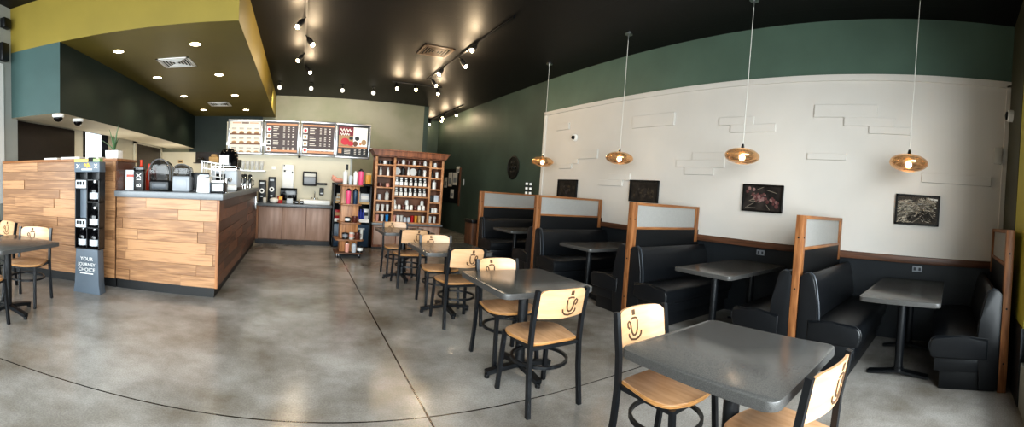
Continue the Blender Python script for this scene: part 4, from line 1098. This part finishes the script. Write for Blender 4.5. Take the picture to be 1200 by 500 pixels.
# ------------------------------------------------------------------ pictures on the white wall
def picture(yc, zc, w, h, label, kind):
    t = thing('framed_picture', label, 'picture', (5.07, yc, zc))
    mb = MB(); f = .022
    for a in ((-w/2, w/2, h/2-f, h/2), (-w/2, w/2, -h/2, -h/2+f), (-w/2, -w/2+f, -h/2, h/2), (w/2-f, w/2, -h/2, h/2)): mb.box(-.045, 0, *a)
    mb.build('frame', 'frame_black', t, smooth=False)
    mb = MB(); mb.box(-.03, 0, -w/2+f, w/2-f, -h/2+f, h/2-f)
    rg = random.Random(int(yc*100)); iw, ih = w/2-f, h/2-f
    def seg(y0, z0, y1, z1, th, mi):
        mb.mi = mi; mb.tube([(-.031, y0, z0), (-.031, y1, z1)], 0, w=th, h=.002, up=(1, 0, 0))
    if kind == 'cherry':
        # diagonal branch of coffee cherries (as seen: from upper left to lower right)
        mb.mi = 1
        for k in range(34):
            s = rg.random(); y = iw*.8-1.6*iw*s+rg.uniform(-.05, .05); z = ih*.55-1.15*ih*s+rg.uniform(-.06, .06)
            if abs(y) > iw-.035 or abs(z) > ih-.035: continue
            mb.mi = rg.choice((1, 1, 2)); mb.ball((-.03, y, z), rg.uniform(.018, .03), sx=.12, u=10, v=6)
        for k in range(9):
            y = rg.uniform(-iw*.6, iw*.85); z = rg.uniform(-ih*.8, ih*.7); y1 = y-rg.uniform(.05, .16); z1 = z-rg.uniform(-.06, .1)
            seg(y, z, max(-iw+.01, y1), max(-ih+.01, min(ih-.01, z1)), .008, 3)
        mats = ['art_cherry', 'cherry', 'cherry_pale', 'twig']
        for k in range(10): seg(iw-.03-k*.016, -ih+.025, iw-.04-k*.016, -ih+.03, .01, 3)
    elif kind == 'straw':
        for k in range(460):
            y = rg.uniform(-iw+.02, iw-.02); z = rg.uniform(-ih+.015, ih-.04); a = -.45+rg.uniform(-.25, .25) if y > -.05 else .5+rg.uniform(-.4, .4); l = rg.uniform(.03, .07)
            y1 = max(-iw+.004, min(iw-.004, y+l*math.cos(a))); z1 = max(-ih+.004, min(ih-.004, z+l*math.sin(a)))
            dark = (z < -.02 and y < .1 and z < -y*.6+.02)
            seg(y, z, y1, z1, .006, 1 if not dark or rg.random() < .25 else 2)
        seg(.0, .075, -iw+.02, .035, .012, 4); seg(-iw*.5, ih-.02, -iw+.01, ih-.028, .02, 4)
        mats = ['straw_dark', 'straw', 'straw_dark', 'twig', 'ceramic_white']
    else:
        for k in range(26):
            mb.mi = rg.choice((1, 2)); y = rg.uniform(-iw+.05, iw-.05); z = rg.uniform(-ih+.04, ih*.3); mb.ball((-.03, y, z), rg.uniform(.015, .035), sx=.08, u=10, v=6)
        mats = ['art_dark', 'straw_dark', 'art_cherry']
    mb.build('print', mats, t, smooth=True)
picture(.435, 1.575, .54, .37, 'framed picture of woven straw on the white wall over the nearest booth', 'straw')
picture(2.5, 1.595, .6, .37, 'dark framed picture of red coffee cherries on the white wall', 'cherry')
picture(4.66, 1.6, .63, .36, 'dark framed picture behind the third booth partition', 'dark')
picture(6.76, 1.57, .63, .38, 'dark framed picture at the far end of the white wall', 'dark')
# wall outlets
for k, (y, w) in enumerate(((2.48, 'second'), (.39, 'nearest'))):
    t = thing('wall_outlet', 'grey outlet plate on the black wainscot in the %s booth from the right' % w, 'outlet', (5.085, y, .86), 0, 'outlets on the wainscot')
    mb = MB(); mb.box(-.008, 0, -.06, .06, -.035, .035, bev=.003); mb.build('plate', 'grey_plastic', t)
    for dy in (-.03, .03): MB().box(-.01, -.007, dy-.014, dy+.014, -.018, .018, bev=.002).build('socket', 'vinyl_grey', t)
# round medallion on the dark green wall
t = thing('wall_medallion', 'round black medallion on the dark green wall', 'wall decoration', (WX, 9.16, 2.05))
mb = MB(); mb.lathe([(.29, 0), (.3, -.015), (.28, -.03), (.255, -.03), (.25, -.02), (.01, -.02)], n=36, axis='x'); mb.build('disc', 'medallion', t)
mb = MB()
for k in range(6): a = k*PI/3; mb.ball((-.02, .13*math.cos(a), .13*math.sin(a)), .06, sx=.3, sy=1, sz=.7)
mb.ball((-.02, 0, 0), .06, sx=.4); mb.build('relief', 'medallion', t)
# hall board with papers
t = thing('notice_board', 'dark notice board with wooden edge on the hall wall', 'notice board', (WX, 13.4, 1.5))
mb = MB(); mb.box(-.03, 0, -.75, .75, -.55, .6); mb.build('board', 'partition_dark', t)
mb = MB(); mb.box(-.05, 0, -.8, -.74, -.62, .62); mb.build('edge_strip', 'dim_wood', t)
for k, (y, z, w, h) in enumerate(((12.82, 1.95, .3, .22), (13.05, 1.55, .4, .42), (13.5, 1.5, .35, .48), (13.95, 1.45, .3, .36), (13.25, 1.1, .3, .3))):
    mb = MB(); mb.box(-.036, -.03, -w/2, w/2, 0, h); mb.mi = 1; mb.box(-.037, -.0355, -w*.35, w*.35, h*.2, h*.6)
    tag(mb.build('pinned_paper', ['offwhite', 'grey_plastic']), 'pale paper pinned on the hall notice board, %s' % ('topmost', 'largest near the wooden edge', 'middle', 'farthest left', 'lowest')[k], 'paper', 'papers on the hall board', loc=(WX, y, z))
mb = MB(); mb.box(-.012, 0, -.05, .05, -.1, .1, bev=.003); tag(mb.build('light_switch', 'grey_light'), 'pale switch plate on the dark hall wall', 'switch', loc=(WX, 12.35, 1.65))
# cameras / small speakers
def dome(loc, label, name='dome_camera'):
    t = thing(name, label, 'camera', loc)
    mb = MB(); mb.lathe([(.09, 0), (.09, -.035), (.075, -.05)], n=20); mb.build('housing', 'white_plastic', t)
    mb = MB(); mb.lathe([(.07, -.05), (.066, -.075), (.045, -.1), (.01, -.112)], n=20); mb.build('dome_cover', 'black_gloss', t)
dome((-3.42, 5.24, 2.325), 'white dome camera under the teal bulkhead corner, nearest')
dome((-3.42, 5.82, 2.325), 'white dome camera under the bulkhead, farther in')
t = thing('wall_sensor', 'round white sensor with black eye at the left of the white wall', 'sensor', (5.07, 6.63, 2.6))
mb = MB(); mb.lathe([(.07, 0), (.07, -.03), (.06, -.04)], n=18, axis='x'); mb.build('housing', 'white_plastic', t)
mb = MB(); mb.ball((-.05, .01, 0), .04); mb.build('eye', 'black_gloss', t)
t = thing('corner_speaker', 'small white round speaker with black cone at the top right corner', 'speaker', (4.75, YF-.004, 2.73))
mb = MB(); mb.lathe([(.07, 0), (.07, .06), (.06, .07)], n=18, axis='y'); mb.build('housing', 'white_plastic', t)
mb = MB(); mb.lathe([(.05, .07), (.045, .09), (.01, .1)], n=18, axis='y'); mb.build('cone', 'black_plastic', t)
mb = MB(); mb.box(-.03, 0, -.05, .05, -.1, .1, bev=.006); tag(mb.build('wall_box', 'offwhite'), 'small beige box at the right end of the white wall', 'box', loc=(5.045, -.5, 2.3))
for z, h, lb in ((3.70, .07, 'upper'), (3.27, .13, 'lower')):
    mb = MB(); mb.box(0, .09, -.08, .08, -h, h, bev=.01); tag(mb.build('wall_speaker', 'black_plastic'), lb+' small black box on the grey wall at the far left', 'speaker', loc=(-4.2, 4.93 if lb == 'upper' else 4.88, z))

# ------------------------------------------------------------------ ceiling fittings
dl0 = None
DL = [(x, y) for y in (5.89, 7.66, 9.53, 11.5) for x in (-2.75, -1.55)]
for k, (x, y) in enumerate(DL):
    lb = '%s recessed downlight in the %s row of the olive soffit' % ('left' if x < -2 else 'right', ('nearest', 'second', 'third', 'farthest')[k//2])
    if dl0 is None:
        dl0 = thing('recessed_downlight', lb, 'downlight', (x, y, 3.31), 0, 'downlights in the soffit')
        mb = MB(); mb.lathe([(.075, -.004), (.095, -.008), (.1, 0)], n=24); mb.build('trim_ring', 'soffit_shaded', dl0)
        mb = MB(); mb.lathe([(.078, -.006), (.06, -.012), (.01, -.014)], n=24); mb.build('lens', 'down_lens', dl0)
    else: dup(dl0, (x, y, 3.31), 0, lb)
def vent(loc, size, label, m='white_paint', n=5, name='ceiling_vent'):
    t = thing(name, label, 'vent', loc, 0)
    a = size/2
    mb = MB(); f = .04
    for q in ((-a, a, a-f, a), (-a, a, -a, -a+f), (-a, -a+f, -a, a), (a-f, a, -a, a)): mb.box(q[0], q[1], q[2], q[3], -.012, 0)
    mb.build('vent_frame', m, t, smooth=False)
    mb = MB(); mb.box(-a+f, a-f, -a+f, a-f, -.004, -.001); mb.build('backing', 'black_matte', t)
    for k in range(n):
        s = (a-f)*(1-(k+.3)/n)
        mb = MB()
        for q in ((-s, s, s-.014, s), (-s, s, -s, -s+.014), (-s, -s+.014, -s, s), (s-.014, s, -s, s)): mb.box(q[0], q[1], q[2], q[3], -.014, -.004)
        mb.build('louvre', m, t, smooth=False)
vent((-2.09, 6.76, 3.31), .55, 'square white air vent in the olive soffit, nearer one')
vent((-2.12, 10.65, 3.31), .55, 'square white air vent in the olive soffit, farther one')
vent((2.4, 7.58, HC), .58, 'dark square air vent in the black ceiling by the track lights', 'vent_brown')
def track(name_lb, pts, heads, zt=HC-.03, group=None, heads_m='bulb_track'):
    x0, y0 = pts[0]
    t = thing('track_light', name_lb, 'track light', (x0, y0, 0), 0, 'ceiling track lights')
    mb = MB(); mb.tube([(x-x0, y-y0, zt) for x, y in pts], 0, w=.035, h=.025)
    for x, y in (pts[0], pts[-1]): mb.box(x-x0-.015, x-x0+.015, y-y0-.015, y-y0+.015, zt, HC)
    mb.build('track_bar', 'black_plastic', t)
    for hx, hy, tx, ty in heads:
        d = Vector((hx-tx, hy-ty, -.14)).normalized()
        c = Vector((hx-x0, hy-y0, HC-.17))
        mb = MB(); mb.lathe([(.03, -.1), (.042, -.06), (.045, .04), (.04, .045)], n=14)
        q = Vector((0, 0, 1)).rotation_difference(d).to_matrix().to_4x4()
        mb.xf(Matrix.Translation(c) @ q)
        mb.tube([(tx-x0, ty-y0, zt), tuple(c - d*.06)], .01, 6)
        hd = mb.build('lamp_head', 'black_plastic', t)
        mb = MB(); mb.ball(tuple(c + d*.05), .036, u=12, v=8); mb.build('lamp', heads_m, hd)
track('black track light with four lamps left of the ceiling centre', [(0, 5.4), (0, 9.4)], [(-.1, 6.55, 0, 6.6), (.1, 7.35, 0, 7.4), (-.1, 8.35, 0, 8.4), (.1, 9.2, 0, 9.25)])
track('black track light with four lamps beside the dark ceiling vent', [(2.86, 5.4), (2.86, 9.5)], [(2.76, 6.6, 2.86, 6.65), (2.96, 7.5, 2.86, 7.55), (2.76, 8.3, 2.86, 8.35), (2.96, 9.25, 2.86, 9.3)])
track('short black track light with three lamps near the back wall', [(2.15, 10.1), (3.4, 10.1)], [(2.24, 10.0, 2.24, 10.1), (2.7, 9.95, 2.7, 10.1), (3.3, 10.02, 3.3, 10.1)])
track('black track light with four lamps over the far hall', [(4.7, 11.8), (4.7, 15.1)], [(4.76, 12.5, 4.7, 12.55), (4.62, 13.3, 4.7, 13.35), (4.76, 13.9, 4.7, 13.95), (4.66, 14.9, 4.7, 14.95)])
w0 = None
for k in range(4):
    lb = 'round white wall washer lamp on the black ceiling before the back wall, %s from left' % ORD[k]
    loc = (-.62+.82*k, 11.0, HC)
    if w0 is None:
        w0 = thing('wall_washer', lb, 'ceiling lamp', loc, 0, 'wall washers over the menus')
        mb = MB(); mb.tube([(0, 0, 0), (0, 0, -.1)], .012, 8); mb.lathe([(.05, -.02), (.05, 0)], n=14); mb.build('stem', 'black_plastic', w0)
        mb = MB(); mb.ball((0, 0, -.15), .055); mb.build('globe', 'wash_lens', w0)
    else: dup(w0, loc, 0, lb)

# ------------------------------------------------------------------ light
def area(loc, rot, sx, sy, power, color):
    l = bpy.data.lights.new('area', 'AREA'); l.shape = 'RECTANGLE'; l.size = sx; l.size_y = sy; l.energy = power; l.color = color
    o = bpy.data.objects.new('window_daylight', l); COL.objects.link(o); o.location = loc; o.rotation_euler = rot; return o
def point(loc, power, color, r=.05):
    l = bpy.data.lights.new('pt', 'POINT'); l.energy = power; l.color = color; l.shadow_soft_size = r
    o = bpy.data.objects.new('lamp_and_fill_glow', l); COL.objects.link(o); o.location = loc; return o
def spot(loc, power, color, ang, target, blend=.6, r=.05):
    l = bpy.data.lights.new('sp', 'SPOT'); l.energy = power; l.color = color; l.spot_size = ang; l.spot_blend = blend; l.shadow_soft_size = r
    o = bpy.data.objects.new('lamp_and_fill_beam', l); COL.objects.link(o); o.location = loc
    o.rotation_euler = (Vector(target)-Vector(loc)).to_track_quat('-Z', 'Y').to_euler(); return o
DAY = (.93, .97, 1.0)
area((-1.8, -3.6, 2.3), (PI/2-.12, 0, 0), 13.6, 4.4, 2700, DAY)
point((-3.75, 8.2, 1.3), 22, (1, .93, .82), .12)  # added fill light behind the counter, no lamp hangs here
point((-3.6, 11.4, 1.3), 30, (1, .93, .82), .12)  # second added fill, brightens the far cream wall
WARM = (1, .78, .52)
for x, y, _ in PE: point((x, y, 2.1), 7, (1, .86, .66), .03)
for x, y in DL: spot((x, y, 3.28), 32, (1, .83, .58), 2.2, (x, y, 0))
for x, y in ((-.12, 6.45), (.12, 7.25), (-.12, 8.25), (.12, 9.1), (2.74, 6.5), (2.98, 7.4), (2.74, 8.2), (2.98, 9.15), (2.24, 9.85), (2.7, 9.8), (3.3, 9.85), (4.76, 12.3), (4.62, 13.1), (4.66, 14.7)):
    point((x, y, HC-.26), 14, WARM, .05)
for x in (-.62, .2, 1.02, 1.84): spot((x, 11.0, 3.62), 50, (1, .93, .84), 2.4, (x, YB, 2.6))
for x in (-1.2, -.2, .8): spot((x, 8.2, 3.0), 15, (1, .94, .86), 1.7, (x, 9.75, 1.4))  # added beams to brighten the cream wall, without fittings
spot((2.45, 7.6, 3.5), 90, (1, .88, .72), .9, (2.45, 9.1, 1.2))

w = bpy.data.worlds.new('World'); scene.world = w; w.use_nodes = True
bg = w.node_tree.nodes['Background']; bg.inputs[0].default_value = (.9, .95, 1, 1); bg.inputs[1].default_value = 2.2

# ------------------------------------------------------------------ camera (phone panorama: cylindrical projection)
cam = bpy.data.cameras.new('Camera'); co = bpy.data.objects.new('Camera', cam); COL.objects.link(co); scene.camera = co
cam.type = 'PANO'; cam.panorama_type = 'CENTRAL_CYLINDRICAL'
F = 487.692; V0 = 244.712
cam.central_cylindrical_range_u_min = -600/F; cam.central_cylindrical_range_u_max = 600/F
cam.central_cylindrical_range_v_min = (V0-500)/F; cam.central_cylindrical_range_v_max = V0/F
cam.central_cylindrical_radius = 1.0
R = ((0.8705009630578221, 0.49044513607774803, -0.04112957346099656), (-0.4873634127168413, 0.8706369052123524, 0.0668452184322205), (0.06859283680092332, -0.03814377773551911, 0.9969152797302614))
R = Matrix(R)
rt, fw, up = R.col[0], R.col[1], R.col[2]
co.matrix_world = Matrix(((rt.x, up.x, -fw.x, 0), (rt.y, up.y, -fw.y, 0), (rt.z, up.z, -fw.z, 1.41), (0, 0, 0, 1)))
cam.clip_start = .02
scene.view_settings.view_transform = 'Standard'
scene.view_settings.look = 'Medium High Contrast'
scene.view_settings.exposure = 0.
scene.view_settings.gamma = 1.
